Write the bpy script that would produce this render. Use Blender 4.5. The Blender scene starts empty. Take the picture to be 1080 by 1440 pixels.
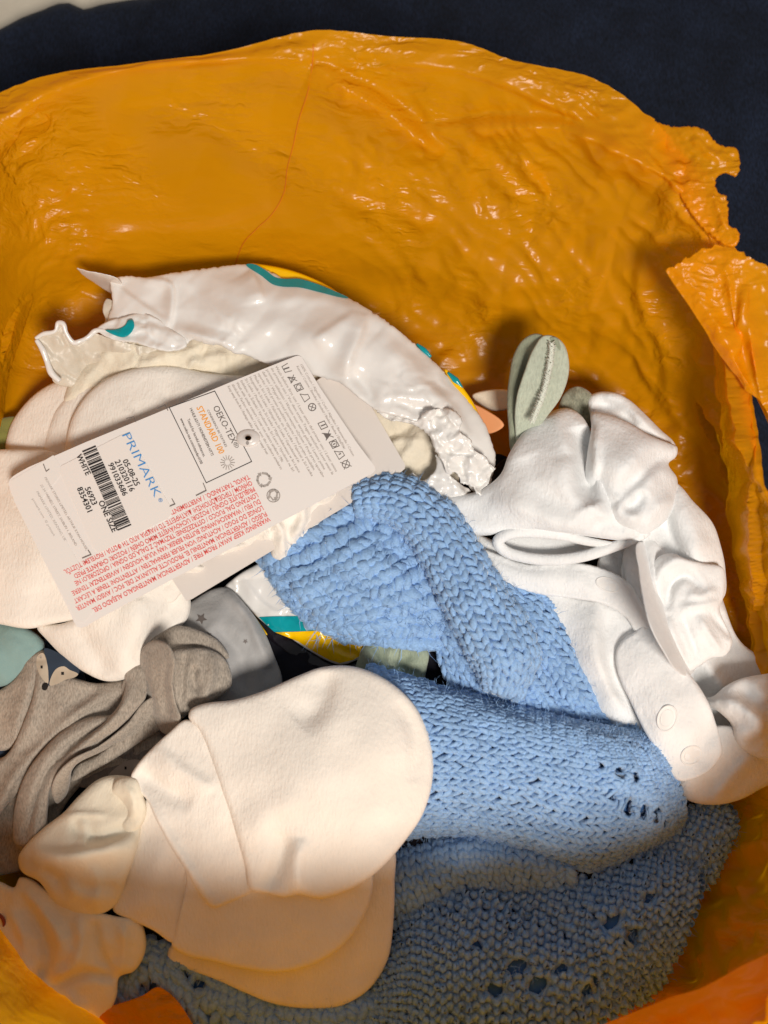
import bpy, math, random
import numpy as np
from mathutils import Vector, Matrix
from mathutils.geometry import delaunay_2d_cdt

# ---------------------------------------------------------------- camera, light, world
S = 0.00026            # metres per photo pixel on the level of the clothes
D = 1500.0             # camera distance in the same pixels
TILT = math.radians(12)
sc = bpy.context.scene
COL = sc.collection
cam = bpy.data.cameras.new("camera"); co = bpy.data.objects.new("camera", cam); COL.objects.link(co)
cam.sensor_fit = 'HORIZONTAL'; cam.sensor_width = 36; cam.lens = 36 * D / 1080
cam.clip_start = 0.01; cam.clip_end = 50
co.location = (0, -D*math.sin(TILT)*S, D*math.cos(TILT)*S)
co.rotation_euler = (TILT, 0, 0)
cam.dof.use_dof = True; cam.dof.focus_distance = 0.385; cam.dof.aperture_fstop = 9
sc.camera = co
w = bpy.data.worlds.new("World"); sc.world = w; w.use_nodes = True
bg = w.node_tree.nodes['Background']; bg.inputs[0].default_value = (0.97, 0.97, 1.0, 1); bg.inputs[1].default_value = 0.19
def area(name, loc, tgt, size, power, col):
    l = bpy.data.lights.new(name, 'AREA'); l.shape = 'DISK'; l.size = size; l.energy = power; l.color = col
    o = bpy.data.objects.new(name, l); COL.objects.link(o); o.location = loc
    o.rotation_euler = (Vector(tgt) - Vector(loc)).to_track_quat('-Z', 'Y').to_euler(); return o
area("ceiling_lamp", (0.30, -0.72, 1.12), (0, 0, 0), 0.34, 18.0, (1.0, 0.925, 0.84))
sc.view_settings.view_transform = 'Standard'; sc.view_settings.look = 'None'
sc.view_settings.exposure = 0.08; sc.view_settings.gamma = 1
sc.render.engine = 'CYCLES'
sc.cycles.max_bounces = 10; sc.cycles.transmission_bounces = 6; sc.cycles.diffuse_bounces = 5
sc.cycles.caustics_reflective = False; sc.cycles.caustics_refractive = False
sc.cycles.sample_clamp_indirect = 3

def P(px, py, h):
    """photo pixel + height (pixels above the clothes' level) -> world point(s) in metres"""
    px = np.asarray(px, float); py = np.asarray(py, float); h = np.asarray(h, float)
    a = px - 540; b = 720 - py
    dx = a; dy = D*math.sin(TILT) + b*math.cos(TILT); dz = -D*math.cos(TILT) + b*math.sin(TILT)
    cy = -D*math.sin(TILT); cz = D*math.cos(TILT)
    t = (h - cz)/dz
    return np.stack([dx*t, cy + dy*t, h + 0*t], -1) * S

# ---------------------------------------------------------------- noise & fields
def _hash(ix, iy, seed):
    n = (ix.astype(np.int64)*374761393 + iy.astype(np.int64)*668265263 + seed*1442695041) & 0x7fffffff
    n = ((n ^ (n >> 13)) * 1274126177) & 0x7fffffff
    return ((n ^ (n >> 16)) & 0xffff)/65535.0
def pn(x, y, seed=0):
    x = np.asarray(x, float); y = np.asarray(y, float)
    ix = np.floor(x); iy = np.floor(y); fx = x-ix; fy = y-iy
    u = fx*fx*fx*(fx*(fx*6-15)+10); v = fy*fy*fy*(fy*(fy*6-15)+10)
    def g(ox, oy):
        a = _hash(ix+ox, iy+oy, seed)*6.28318
        return np.cos(a)*(fx-ox)+np.sin(a)*(fy-oy)
    return 1.5*((g(0,0)*(1-u)+g(1,0)*u)*(1-v)+(g(0,1)*(1-u)+g(1,1)*u)*v)
def fbm(x, y, sc_, oct=3, seed=0, ang=0.0, stretch=1.0):
    c, s = math.cos(ang), math.sin(ang)
    X = (x*c + y*s)/(sc_*stretch); Y = (-x*s + y*c)/sc_
    o = 0; a = 1.0
    for k in range(oct):
        o = o + a*pn(X, Y, seed+k*17); X = X*2.03+3.1; Y = Y*2.03+7.7; a *= .5
    return o
def crumple(x, y, cell, seed=0, ang=0.0, stretch=1.0, slope=1.0):
    """faceted crumples: every cell carries its own little plane, creases where they meet"""
    c, s = math.cos(ang), math.sin(ang)
    wx = x + 0.35*cell*pn(x/(cell*1.3), y/(cell*1.3), seed+5); wy = y + 0.35*cell*pn(x/(cell*1.3)+9, y/(cell*1.3), seed+6)
    X = (wx*c + wy*s)/(cell*stretch); Y = (-wx*s + wy*c)/cell
    ix = np.floor(X); iy = np.floor(Y)
    best = np.full(X.shape, 1e9); sec = np.full(X.shape, 1e9)
    hb = np.zeros(X.shape)
    for ox in (-1,0,1):
        for oy in (-1,0,1):
            cx = ix+ox; cy = iy+oy
            qx = cx+_hash(cx,cy,seed+1); qy = cy+_hash(cx,cy,seed+2)
            d = np.hypot(X-qx, Y-qy)
            a = _hash(cx,cy,seed+3)*6.283
            pl = (np.cos(a)*(X-qx)+np.sin(a)*(Y-qy))*slope
            m = d < best
            sec = np.where(m, best, np.minimum(sec, d)); hb = np.where(m, pl, hb); best = np.where(m, d, best)
    e = np.clip((sec-best)/0.18, 0, 1); e = e*e*(3-2*e)
    return cell*0.5*hb*e + cell*0.10*(1-e)*_hash(ix,iy,seed+8)*0.5
def creases(x, y, sc_, seed=0, ang=0.0, stretch=2.0):
    """slack film: smooth facets meeting in long sharp folds"""
    wx = x+0.5*sc_*pn(x/(1.7*sc_), y/(1.7*sc_), seed+70); wy = y+0.5*sc_*pn(x/(1.7*sc_), y/(1.7*sc_), seed+71)
    a = np.abs(fbm(wx, wy, sc_, 2, seed, ang, stretch)); b = np.abs(fbm(wx, wy, sc_*0.8, 2, seed+9, ang-0.9, stretch*0.8))
    return sc_*0.16*(np.minimum(a, 0.6)+0.6*np.minimum(b, 0.6))
def film_folds(x, y, s_, seed=0, n=5, ang0=0.0, stretch=6.0, bias=None):
    """thin film: long straight sharp creases in several directions, crossing into facets"""
    wx = x+0.35*s_*pn(x/(2.3*s_), y/(2.3*s_), seed+70); wy = y+0.35*s_*pn(x/(2.3*s_), y/(2.3*s_), seed+71); o = 0
    for k in range(n):
        a = ang0+k*math.pi/n+0.25*math.sin(seed+k*2.1); c, s = math.cos(a), math.sin(a)
        w_ = 1.0 if bias is None else 0.35+0.65*abs(math.cos(a-bias))
        o = o + (1.0 if k == 2 else -1.0)*w_*np.abs(pn((-wx*s+wy*c)/s_, (wx*c+wy*s)/(s_*stretch), seed+k*13))
    return s_*0.16*o
def polydist(x, y, pts):
    """distance, signed side, parameter 0..1 to an open polyline"""
    pts = np.asarray(pts, float)[:, :2]
    seg = np.hypot(*(pts[1:]-pts[:-1]).T); L = np.concatenate([[0], np.cumsum(seg)])
    best = np.full(np.shape(x), 1e9); side = np.zeros(np.shape(x)); par = np.zeros(np.shape(x))
    for i in range(len(pts)-1):
        a, b = pts[i], pts[i+1]; ab = b-a; l2 = ab@ab + 1e-9
        t = np.clip(((x-a[0])*ab[0]+(y-a[1])*ab[1])/l2, 0, 1)
        dx = x-a[0]-t*ab[0]; dy = y-a[1]-t*ab[1]; d = np.hypot(dx, dy)
        m = d < best
        best = np.where(m, d, best); side = np.where(m, np.sign(ab[0]*dy-ab[1]*dx), side)
        par = np.where(m, (L[i]+t*seg[i])/L[-1], par)
    return best, side, par
def catmull(pts, step=4.0, closed=False):
    pts = np.asarray(pts, float); n = len(pts); out = []
    rng = n if closed else n-1
    for i in range(rng):
        if closed: p0, p1, p2, p3 = (pts[(i+k) % n] for k in (-1, 0, 1, 2))
        else:
            p1, p2 = pts[i], pts[i+1]; p0 = pts[i-1] if i > 0 else 2*p1-p2; p3 = pts[i+2] if i+2 < n else 2*p2-p1
        l = np.linalg.norm((p2-p1)[:2]); m = max(1, int(round(l/step)))
        # limit the tangents so that uneven spacing does not overshoot
        def tan(a, b, c):
            la = np.linalg.norm((b-a)[:2])+1e-6; lb = np.linalg.norm((c-b)[:2])+1e-6
            return ((b-a)/la + (c-b)/lb)*0.5*l
        t1 = tan(p0, p1, p2); t2 = tan(p1, p2, p3)
        for k in range(m):
            t = k/m; t_2 = t*t; t_3 = t_2*t
            out.append((2*t_3-3*t_2+1)*p1 + (t_3-2*t_2+t)*t1 + (-2*t_3+3*t_2)*p2 + (t_3-t_2)*t2)
    if not closed: out.append(pts[-1])
    return np.array(out)
def ridge(x, y, pts, A, w1, w2=None, taper=0.25):
    """a fold line: height A, width w1 on the left of the stroke and w2 on its right (y runs down)"""
    if w2 is None: w2 = w1
    p = catmull(pts, 8)
    d, s, t = polydist(x, y, p)
    wv = np.where(s > 0, w2, w1)
    f = np.exp(-(d/wv)**2)
    if taper: f = f*np.clip(np.minimum(t, 1-t)/taper, 0, 1)**0.6
    return A*f
def tps(pts):
    """smooth height surface through (x, y, h) points"""
    p = np.asarray(pts, float); n = len(p)
    def phi(r2): return np.where(r2 > 1e-9, 0.5*r2*np.log(r2+1e-12), 0)
    if n < 3: return lambda x, y: np.zeros(np.shape(x))+p[:, 2].mean()
    X = p[:, 0]/100; Y = p[:, 1]/100
    K = phi((X[:, None]-X)**2+(Y[:, None]-Y)**2) + np.eye(n)*1e-3
    Q = np.stack([np.ones(n), X, Y], 1)
    M = np.block([[K, Q], [Q.T, np.zeros((3, 3))]])
    sol = np.linalg.lstsq(M, np.concatenate([p[:, 2], np.zeros(3)]), rcond=None)[0]
    def f(x, y):
        x = np.asarray(x, float)/100; y = np.asarray(y, float)/100
        o = sol[n]+sol[n+1]*x+sol[n+2]*y
        for i in range(n): o = o + sol[i]*phi((x-X[i])**2+(y-Y[i])**2)
        return o
    return f

# ---------------------------------------------------------------- object helpers
def tag(o, label=None, cat=None, group=None, kind=None):
    if label: o['label'] = label
    if cat: o['category'] = cat
    if group: o['group'] = group
    if kind: o['kind'] = kind
    return o
def empty(name, px, py, h, label, cat, group=None):
    o = bpy.data.objects.new(name, None); COL.objects.link(o)
    o.location = Vector(P(px, py, h)); o.empty_display_size = 0.01
    return tag(o, label, cat, group)
def mesh_obj(name, verts, faces, mat, parent=None, smooth=True):
    me = bpy.data.meshes.new(name)
    v = np.asarray(verts, np.float32)
    if parent is not None: v = v - np.array(parent.location, np.float32)
    if isinstance(faces, np.ndarray):
        k = faces.shape[1]
        me.vertices.add(len(v)); me.vertices.foreach_set('co', v.ravel())
        me.loops.add(faces.size); me.loops.foreach_set('vertex_index', faces.ravel().astype(np.int32))
        me.polygons.add(len(faces)); me.polygons.foreach_set('loop_start', np.arange(0, faces.size, k, dtype=np.int32))
        me.update(calc_edges=True)
    else:
        me.from_pydata(v.tolist(), [], [list(map(int, f)) for f in faces]); me.update()
    me.polygons.foreach_set('use_smooth', [smooth]*len(me.polygons))
    if mat: me.materials.append(mat)
    o = bpy.data.objects.new(name, me); COL.objects.link(o)
    if parent is not None: o.parent = parent
    return o
def inside(x, y, poly):
    c = np.zeros(np.shape(x), bool); n = len(poly)
    for i in range(n):
        x1, y1 = poly[i]; x2, y2 = poly[(i+1) % n]
        cond = ((y1 > y) != (y2 > y))
        with np.errstate(divide='ignore', invalid='ignore'):
            xi = (x2-x1)*(y-y1)/(y2-y1+1e-12)+x1
        c ^= cond & (x < xi)
    return c
class Acc:
    """collects pieces of geometry into one mesh"""
    def __init__(s): s.v = []; s.f = []; s.n = 0
    def add(s, v, f):
        s.v.append(np.asarray(v, float)); s.f += [tuple(int(i)+s.n for i in q) for q in f]; s.n += len(v)
    def build(s, name, mat, parent=None, smooth=True):
        return mesh_obj(name, np.concatenate(s.v), s.f, mat, parent, smooth)
def patch_geo(outline, hf, step=4.0, R=8.0, T=8.0, skirt=30.0, smooth=True, rough=0.0, seed=0, inward=0.25):
    """a piece of cloth or film lying where the outline says: domed edge of radius R and rise T, closed by a skirt"""
    ol = catmull(np.array(outline, float)[:, :2], step, True) if smooth else densify(outline, step)
    if rough:
        n = len(ol); k = np.arange(n)
        ol = ol + rough*np.stack([pn(k*0.61, k*0+3, seed), pn(k*0.61, k*0+9, seed+1)], 1)*1.3
    area2 = np.sum(ol[:, 0]*np.roll(ol[:, 1], -1)-np.roll(ol[:, 0], -1)*ol[:, 1])
    if area2 < 0: ol = ol[::-1]
    closed = np.vstack([ol, ol[:1]])
    tg = np.roll(ol, -1, 0)-np.roll(ol, 1, 0); tg /= (np.linalg.norm(tg, axis=1)[:, None]+1e-9)
    nrm = np.stack([-tg[:, 1], tg[:, 0]], 1)          # inward for this orientation (y down)
    pts = [ol]; 
    for off in (0.12*R, 0.35*R, 0.75*R):
        if off < 0.5: continue
        q = ol + nrm*off
        d = polydist(q[:, 0], q[:, 1], closed)[0]
        ok = (d > off*0.9) & inside(q[:, 0], q[:, 1], ol)
        pts.append(q[ok])
    x0, y0 = ol.min(0); x1, y1 = ol.max(0)
    gx = np.arange(x0, x1, step); gy = np.arange(y0, y1, step*0.87)
    X, Y = np.meshgrid(gx, gy); X = X + (np.arange(len(gy)) % 2)[:, None]*step*0.5
    X = X.ravel(); Y = Y.ravel()
    m = inside(X, Y, ol); X = X[m]; Y = Y[m]
    if len(X):
        d = polydist(X, Y, closed)[0]; m = d > max(0.75*R+step*0.45, step*0.6); pts.append(np.stack([X[m], Y[m]], 1))
    A = np.concatenate(pts); n = len(ol)
    vo, eo, fo, ov, oe, of = delaunay_2d_cdt([Vector((p[0], p[1])) for p in A], [(i, (i+1) % n) for i in range(n)], [], 1, 1e-4)
    V = np.array([[v.x, v.y] for v in vo]); d = polydist(V[:, 0], V[:, 1], closed)[0]
    e = T*np.sqrt(np.clip(1-(1-np.clip(d/R, 0, 1))**2, 0, 1)) if R > 0 else 0
    h = hf(V[:, 0], V[:, 1], d) + e
    W = P(V[:, 0], V[:, 1], h)
    F = []
    for f in fo:
        f = list(f)
        a = V[f]; s = np.sum(a[:, 0]*np.roll(a[:, 1], -1)-np.roll(a[:, 0], -1)*a[:, 1])
        if s > 0: f = f[::-1]
        F.append(tuple(f))
    if skirt > 0:
        cnt = {}
        for f in F:
            for i in range(len(f)):
                e_ = (f[i], f[(i+1) % len(f)]); cnt[e_] = 1
        be = [e_ for e_ in cnt if (e_[1], e_[0]) not in cnt]
        nx = {a: b for a, b in be}; ids = sorted({a for a, b in be})
        base = len(W); idx = {a: k for k, a in enumerate(ids)}
        c = {}
        for a, b in be:                                   # inward direction in the world
            dd = W[b]-W[a]; nn = np.array([-dd[1], dd[0], 0]); nn /= np.linalg.norm(nn)+1e-12
            c.setdefault(a, []).append(nn); c.setdefault(b, []).append(nn)
        r1 = []; r2 = []
        for a in ids:
            nn = np.mean(c[a], 0)
            r1.append(W[a]+np.array([0, 0, -0.35*max(T, 2)])*S + nn*0.3*S)
            r2.append(W[a]+np.array([0, 0, -skirt])*S + nn*skirt*inward*S)
        m = len(ids)
        W = np.concatenate([W, np.array(r1), np.array(r2)])
        for a, b in be:
            ia, ib = base+idx[a], base+idx[b]
            F.append((b, a, ia, ib)); F.append((ib, ia, ia+m, ib+m))
    return W, F
def densify(pts, step):
    pts = np.asarray(pts, float)[:, :2]; out = []
    for i in range(len(pts)):
        a, b = pts[i], pts[(i+1) % len(pts)]; m = max(1, int(np.linalg.norm(b-a)/step))
        for k in range(m): out.append(a+(b-a)*k/m)
    return np.array(out)
RK = 1.0
def H(base, ridges=(), noise=(), extra=None):
    """height field: base number or (x,y,h) points, fold strokes, noise terms (amp, scale, octaves, seed, angle, stretch)"""
    b = tps(base) if isinstance(base, (list, tuple)) else None
    def f(x, y, d=None, RK=RK):
        o = b(x, y) if b else np.zeros(np.shape(x))+base
        for r in ridges: o = o + RK*ridge(x, y, *r)
        for nz in noise:
            a, sc_, oc, sd = nz[:4]; o = o + a*fbm(x, y, sc_, oc, sd, *(nz[4:]))
        if extra: o = o + extra(x, y)
        return o
    return f
def patch(name, outline, hf, mat, parent=None, **k):
    v, f = patch_geo(outline, hf, **k)
    return mesh_obj(name, v, f, mat, parent)
def decal(name, outline, hf, mat, parent=None, eps=0.8, step=4, smooth=False):
    v, f = patch_geo(outline, lambda x, y, d: hf(x, y, np.zeros(np.shape(x))+99)+eps, step=step, R=0, T=0, skirt=0, smooth=smooth)
    return mesh_obj(name, v, f, mat, parent)
def lift(hf, T): return lambda x, y, d=None: hf(x, y, d)+T

def tube_geo(path, rad, sides=8, closed=False, lobes=0, twist=0.0, lobe_amp=0.0, flat=1.0, up=None, caps=True):
    """tube along world points (N,3) in metres; rad scalar or (N,), in metres"""
    path = np.asarray(path, float); n = len(path); rad = np.zeros(n)+rad
    if closed: t = np.roll(path, -1, 0)-np.roll(path, 1, 0)
    else: t = np.gradient(path, axis=0)
    t /= np.linalg.norm(t, axis=1)[:, None]+1e-12
    upv = np.array([0, 0, 1.0]) if up is None else np.asarray(up, float)
    if upv.ndim == 1: upv = np.tile(upv, (n, 1))
    side = np.cross(t, upv); sl = np.linalg.norm(side, axis=1)
    bad = sl < 0.15
    if bad.any(): side[bad] = np.cross(t[bad], np.array([0.3, 1, 0.2]))
    side /= np.linalg.norm(side, axis=1)[:, None]; nn = np.cross(side, t)
    a = np.arange(sides)/sides*2*math.pi
    ln = np.concatenate([[0], np.cumsum(np.linalg.norm(np.diff(path, axis=0), axis=1))])
    A = a[None, :] + (twist*ln)[:, None]
    r = rad[:, None]*(1+(lobe_amp*np.cos(lobes*a))[None, :] if lobes else 1)*np.ones((n, sides))
    V = path[:, None, :] + r[..., None]*(np.cos(A)[..., None]*side[:, None, :] + flat*np.sin(A)[..., None]*nn[:, None, :])
    V = V.reshape(-1, 3)
    m = n if closed else n-1
    i = np.arange(m)[:, None]; j = np.arange(sides)[None, :]
    i2 = (i+1) % n; j2 = (j+1) % sides
    F = np.stack([i*sides+j, i*sides+j2, i2*sides+j2, i2*sides+j], -1).reshape(-1, 4)
    F = [tuple(q) for q in F.tolist()]
    if caps and not closed:
        F.append(tuple(range(sides-1, -1, -1))); F.append(tuple((n-1)*sides+k for k in range(sides)))
    return V, F
def tube(name, pts, rad, mat, parent=None, step=4, sides=8, closed=False, **k):
    """pts: (px,py,h) list, radius in px"""
    c = catmull(pts, step, closed); W = P(c[:, 0], c[:, 1], c[:, 2])
    if isinstance(rad, (list, tuple)): r = np.interp(np.linspace(0, 1, len(c)), np.linspace(0, 1, len(rad)), rad)
    else: r = rad
    v, f = tube_geo(W, np.asarray(r)*S, sides, closed, **k)
    return mesh_obj(name, v, f, mat, parent)
# tensor surface over a control net of (px,py,h)
def cr1(P4, t):
    p0, p1, p2, p3 = P4; t = t[..., None]
    return 0.5*((2*p1)+(-p0+p2)*t+(2*p0-5*p1+4*p2-p3)*t*t+(-p0+3*p1-3*p2+p3)*t*t*t)
def netsample(ctrl, nu, nv, closed=False):
    """ctrl [cols][rows] -> arrays (nu, nv, 3) of (px,py,h)"""
    C = np.asarray(ctrl, float); n = C.shape[0]
    u = np.linspace(0, n if closed else n-1, nu, endpoint=not closed)
    def interp(C, u, closed):
        n = C.shape[0]; i = np.floor(u).astype(int)
        if not closed: i = np.minimum(i, n-2)
        t = u-i
        def g(k):
            j = i+k
            if closed: return C[j % n]
            out = C[np.clip(j, 0, n-1)].copy()
            lo = j < 0; hi = j > n-1
            if lo.any(): out[lo] = 2*C[0]-C[1]
            if hi.any(): out[hi] = 2*C[n-1]-C[n-2]
            return out
        sh = (len(u),)+(1,)*(C.ndim-2)
        return cr1([g(-1), g(0), g(1), g(2)], np.broadcast_to(t.reshape(sh), (len(u),)+C.shape[1:-1]))
    A = interp(C, u, closed)
    B = interp(np.swapaxes(A, 0, 1), np.linspace(0, C.shape[1]-1, nv), False)
    return np.swapaxes(B, 0, 1)
def grid_faces(nu, nv, closed=False, flip=False):
    m = nu if closed else nu-1
    i = np.arange(m)[:, None]; j = np.arange(nv-1)[None, :]; i2 = (i+1) % nu
    F = np.stack([i*nv+j, i*nv+j+1, i2*nv+j+1, i2*nv+j], -1).reshape(-1, 4)
    return F[:, ::-1].copy() if flip else F
def grid_normals(W):
    du = np.gradient(W, axis=0); dv = np.gradient(W, axis=1)
    n = np.cross(du, dv); n /= np.linalg.norm(n, axis=-1)[..., None]+1e-15
    if n[..., 2].mean() < 0: n = -n
    return n

# ---------------------------------------------------------------- materials
def newmat(name):
    m = bpy.data.materials.new(name); m.use_nodes = True; nt = m.node_tree; nt.nodes.clear()
    out = nt.nodes.new('ShaderNodeOutputMaterial'); return m, nt, out
def node(nt, t, **k):
    n = nt.nodes.new(t)
    for a, b in k.items(): setattr(n, a, b)
    return n
def fabric(name, col, rough=0.9, sheen=0.25, fine=0.5, pitch=2.0, var=0.06, weave=0.0, coarse=0.25, ang=0.3, fleck=0.0, sss=0.0, transl=0.0):
    """cloth: fine knitted rib, pills and slow tone changes"""
    m, nt, out = newmat(name); L = nt.links.new
    b = node(nt, 'ShaderNodeBsdfPrincipled'); tc = node(nt, 'ShaderNodeTexCoord')
    b.inputs['Roughness'].default_value = rough; b.inputs['Sheen Weight'].default_value = sheen
    b.inputs['Sheen Roughness'].default_value = 0.5; b.inputs['Specular IOR Level'].default_value = 0.2
    n1 = node(nt, 'ShaderNodeTexNoise'); n1.inputs['Scale'].default_value = 1/(60*S); n1.inputs['Detail'].default_value = 4
    L(tc.outputs['Object'], n1.inputs['Vector'])
    mp = node(nt, 'ShaderNodeMapping'); mp.inputs['Rotation'].default_value = (0, 0, ang); mp.inputs['Scale'].default_value = (1, 0.35, 0.6)
    L(tc.outputs['Object'], mp.inputs['Vector'])
    n2 = node(nt, 'ShaderNodeTexNoise'); n2.inputs['Scale'].default_value = 1/(pitch*S); n2.inputs['Detail'].default_value = 2
    L(mp.outputs[0], n2.inputs['Vector'])
    n3 = node(nt, 'ShaderNodeTexNoise'); n3.inputs['Scale'].default_value = 1/(9*S); n3.inputs['Detail'].default_value = 5; n3.inputs['Roughness'].default_value = 0.65
    L(tc.outputs['Object'], n3.inputs['Vector'])
    ra = node(nt, 'ShaderNodeMapRange'); ra.inputs[1].default_value = 0.3; ra.inputs[2].default_value = 0.7
    ra.inputs[3].default_value = 1-var; ra.inputs[4].default_value = 1+var; L(n1.outputs[0], ra.inputs[0])
    rb = node(nt, 'ShaderNodeMapRange'); rb.inputs[1].default_value = 0.3; rb.inputs[2].default_value = 0.7
    rb.inputs[3].default_value = 1-fleck; rb.inputs[4].default_value = 1+fleck*0.8; L(n2.outputs[0], rb.inputs[0])
    mu = node(nt, 'ShaderNodeMath', operation='MULTIPLY'); L(ra.outputs[0], mu.inputs[0]); L(rb.outputs[0], mu.inputs[1])
    vm = node(nt, 'ShaderNodeVectorMath', operation='SCALE'); vm.inputs[0].default_value = col; L(mu.outputs[0], vm.inputs['Scale'])
    L(vm.outputs[0], b.inputs['Base Color'])
    b1 = node(nt, 'ShaderNodeBump'); b1.inputs['Strength'].default_value = fine; b1.inputs['Distance'].default_value = 1.0*S
    L(n2.outputs[0], b1.inputs['Height'])
    b2 = node(nt, 'ShaderNodeBump'); b2.inputs['Strength'].default_value = coarse; b2.inputs['Distance'].default_value = 4*S
    L(n3.outputs[0], b2.inputs['Height']); L(b1.outputs[0], b2.inputs['Normal'])
    L(b2.outputs[0], b.inputs['Normal'])
    if sss: b.inputs['Subsurface Weight'].default_value = sss; b.inputs['Subsurface Radius'].default_value = (1, .8, .6); b.inputs['Subsurface Scale'].default_value = 6*S
    if transl:
        tr = node(nt, 'ShaderNodeBsdfTranslucent'); tr.inputs[0].default_value = (*col, 1); mx = node(nt, 'ShaderNodeMixShader')
        mx.inputs[0].default_value = transl; L(b.outputs[0], mx.inputs[1]); L(tr.outputs[0], mx.inputs[2]); L(mx.outputs[0], out.inputs[0])
    else: L(b.outputs[0], out.inputs[0])
    return m
def film(name, col, tcol=None, transl=0.0, rough=0.22, bump=0.3, bscale=14, var=0.08, spec=0.5, bdist=2.0):
    """thin plastic film, glossy, lets part of the light through"""
    m, nt, out = newmat(name); L = nt.links.new
    b = node(nt, 'ShaderNodeBsdfPrincipled'); tc = node(nt, 'ShaderNodeTexCoord')
    b.inputs['Roughness'].default_value = rough; b.inputs['Specular IOR Level'].default_value = spec
    n1 = node(nt, 'ShaderNodeTexNoise'); n1.inputs['Scale'].default_value = 1/(90*S); n1.inputs['Detail'].default_value = 5
    L(tc.outputs['Object'], n1.inputs['Vector'])
    ra = node(nt, 'ShaderNodeMapRange'); ra.inputs[1].default_value = 0.3; ra.inputs[2].default_value = 0.7
    ra.inputs[3].default_value = 1-var; ra.inputs[4].default_value = 1+var; L(n1.outputs[0], ra.inputs[0])
    vm = node(nt, 'ShaderNodeVectorMath', operation='SCALE'); vm.inputs[0].default_value = col; L(ra.outputs[0], vm.inputs['Scale'])
    L(vm.outputs[0], b.inputs['Base Color'])
    n2 = node(nt, 'ShaderNodeTexNoise'); n2.inputs['Scale'].default_value = 1/(bscale*S); n2.inputs['Detail'].default_value = 4; n2.inputs['Distortion'].default_value = 0.6
    L(tc.outputs['Object'], n2.inputs['Vector'])
    bu = node(nt, 'ShaderNodeBump'); bu.inputs['Strength'].default_value = bump; bu.inputs['Distance'].default_value = bdist*S
    L(n2.outputs[0], bu.inputs['Height']); L(bu.outputs[0], b.inputs['Normal'])
    if transl:
        tr = node(nt, 'ShaderNodeBsdfTranslucent'); tr.inputs[0].default_value = (*(tcol or col), 1); L(bu.outputs[0], tr.inputs['Normal'])
        mx = node(nt, 'ShaderNodeMixShader'); mx.inputs[0].default_value = transl
        L(b.outputs[0], mx.inputs[1]); L(tr.outputs[0], mx.inputs[2]); L(mx.outputs[0], out.inputs[0])
    else: L(b.outputs[0], out.inputs[0])
    return m
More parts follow.
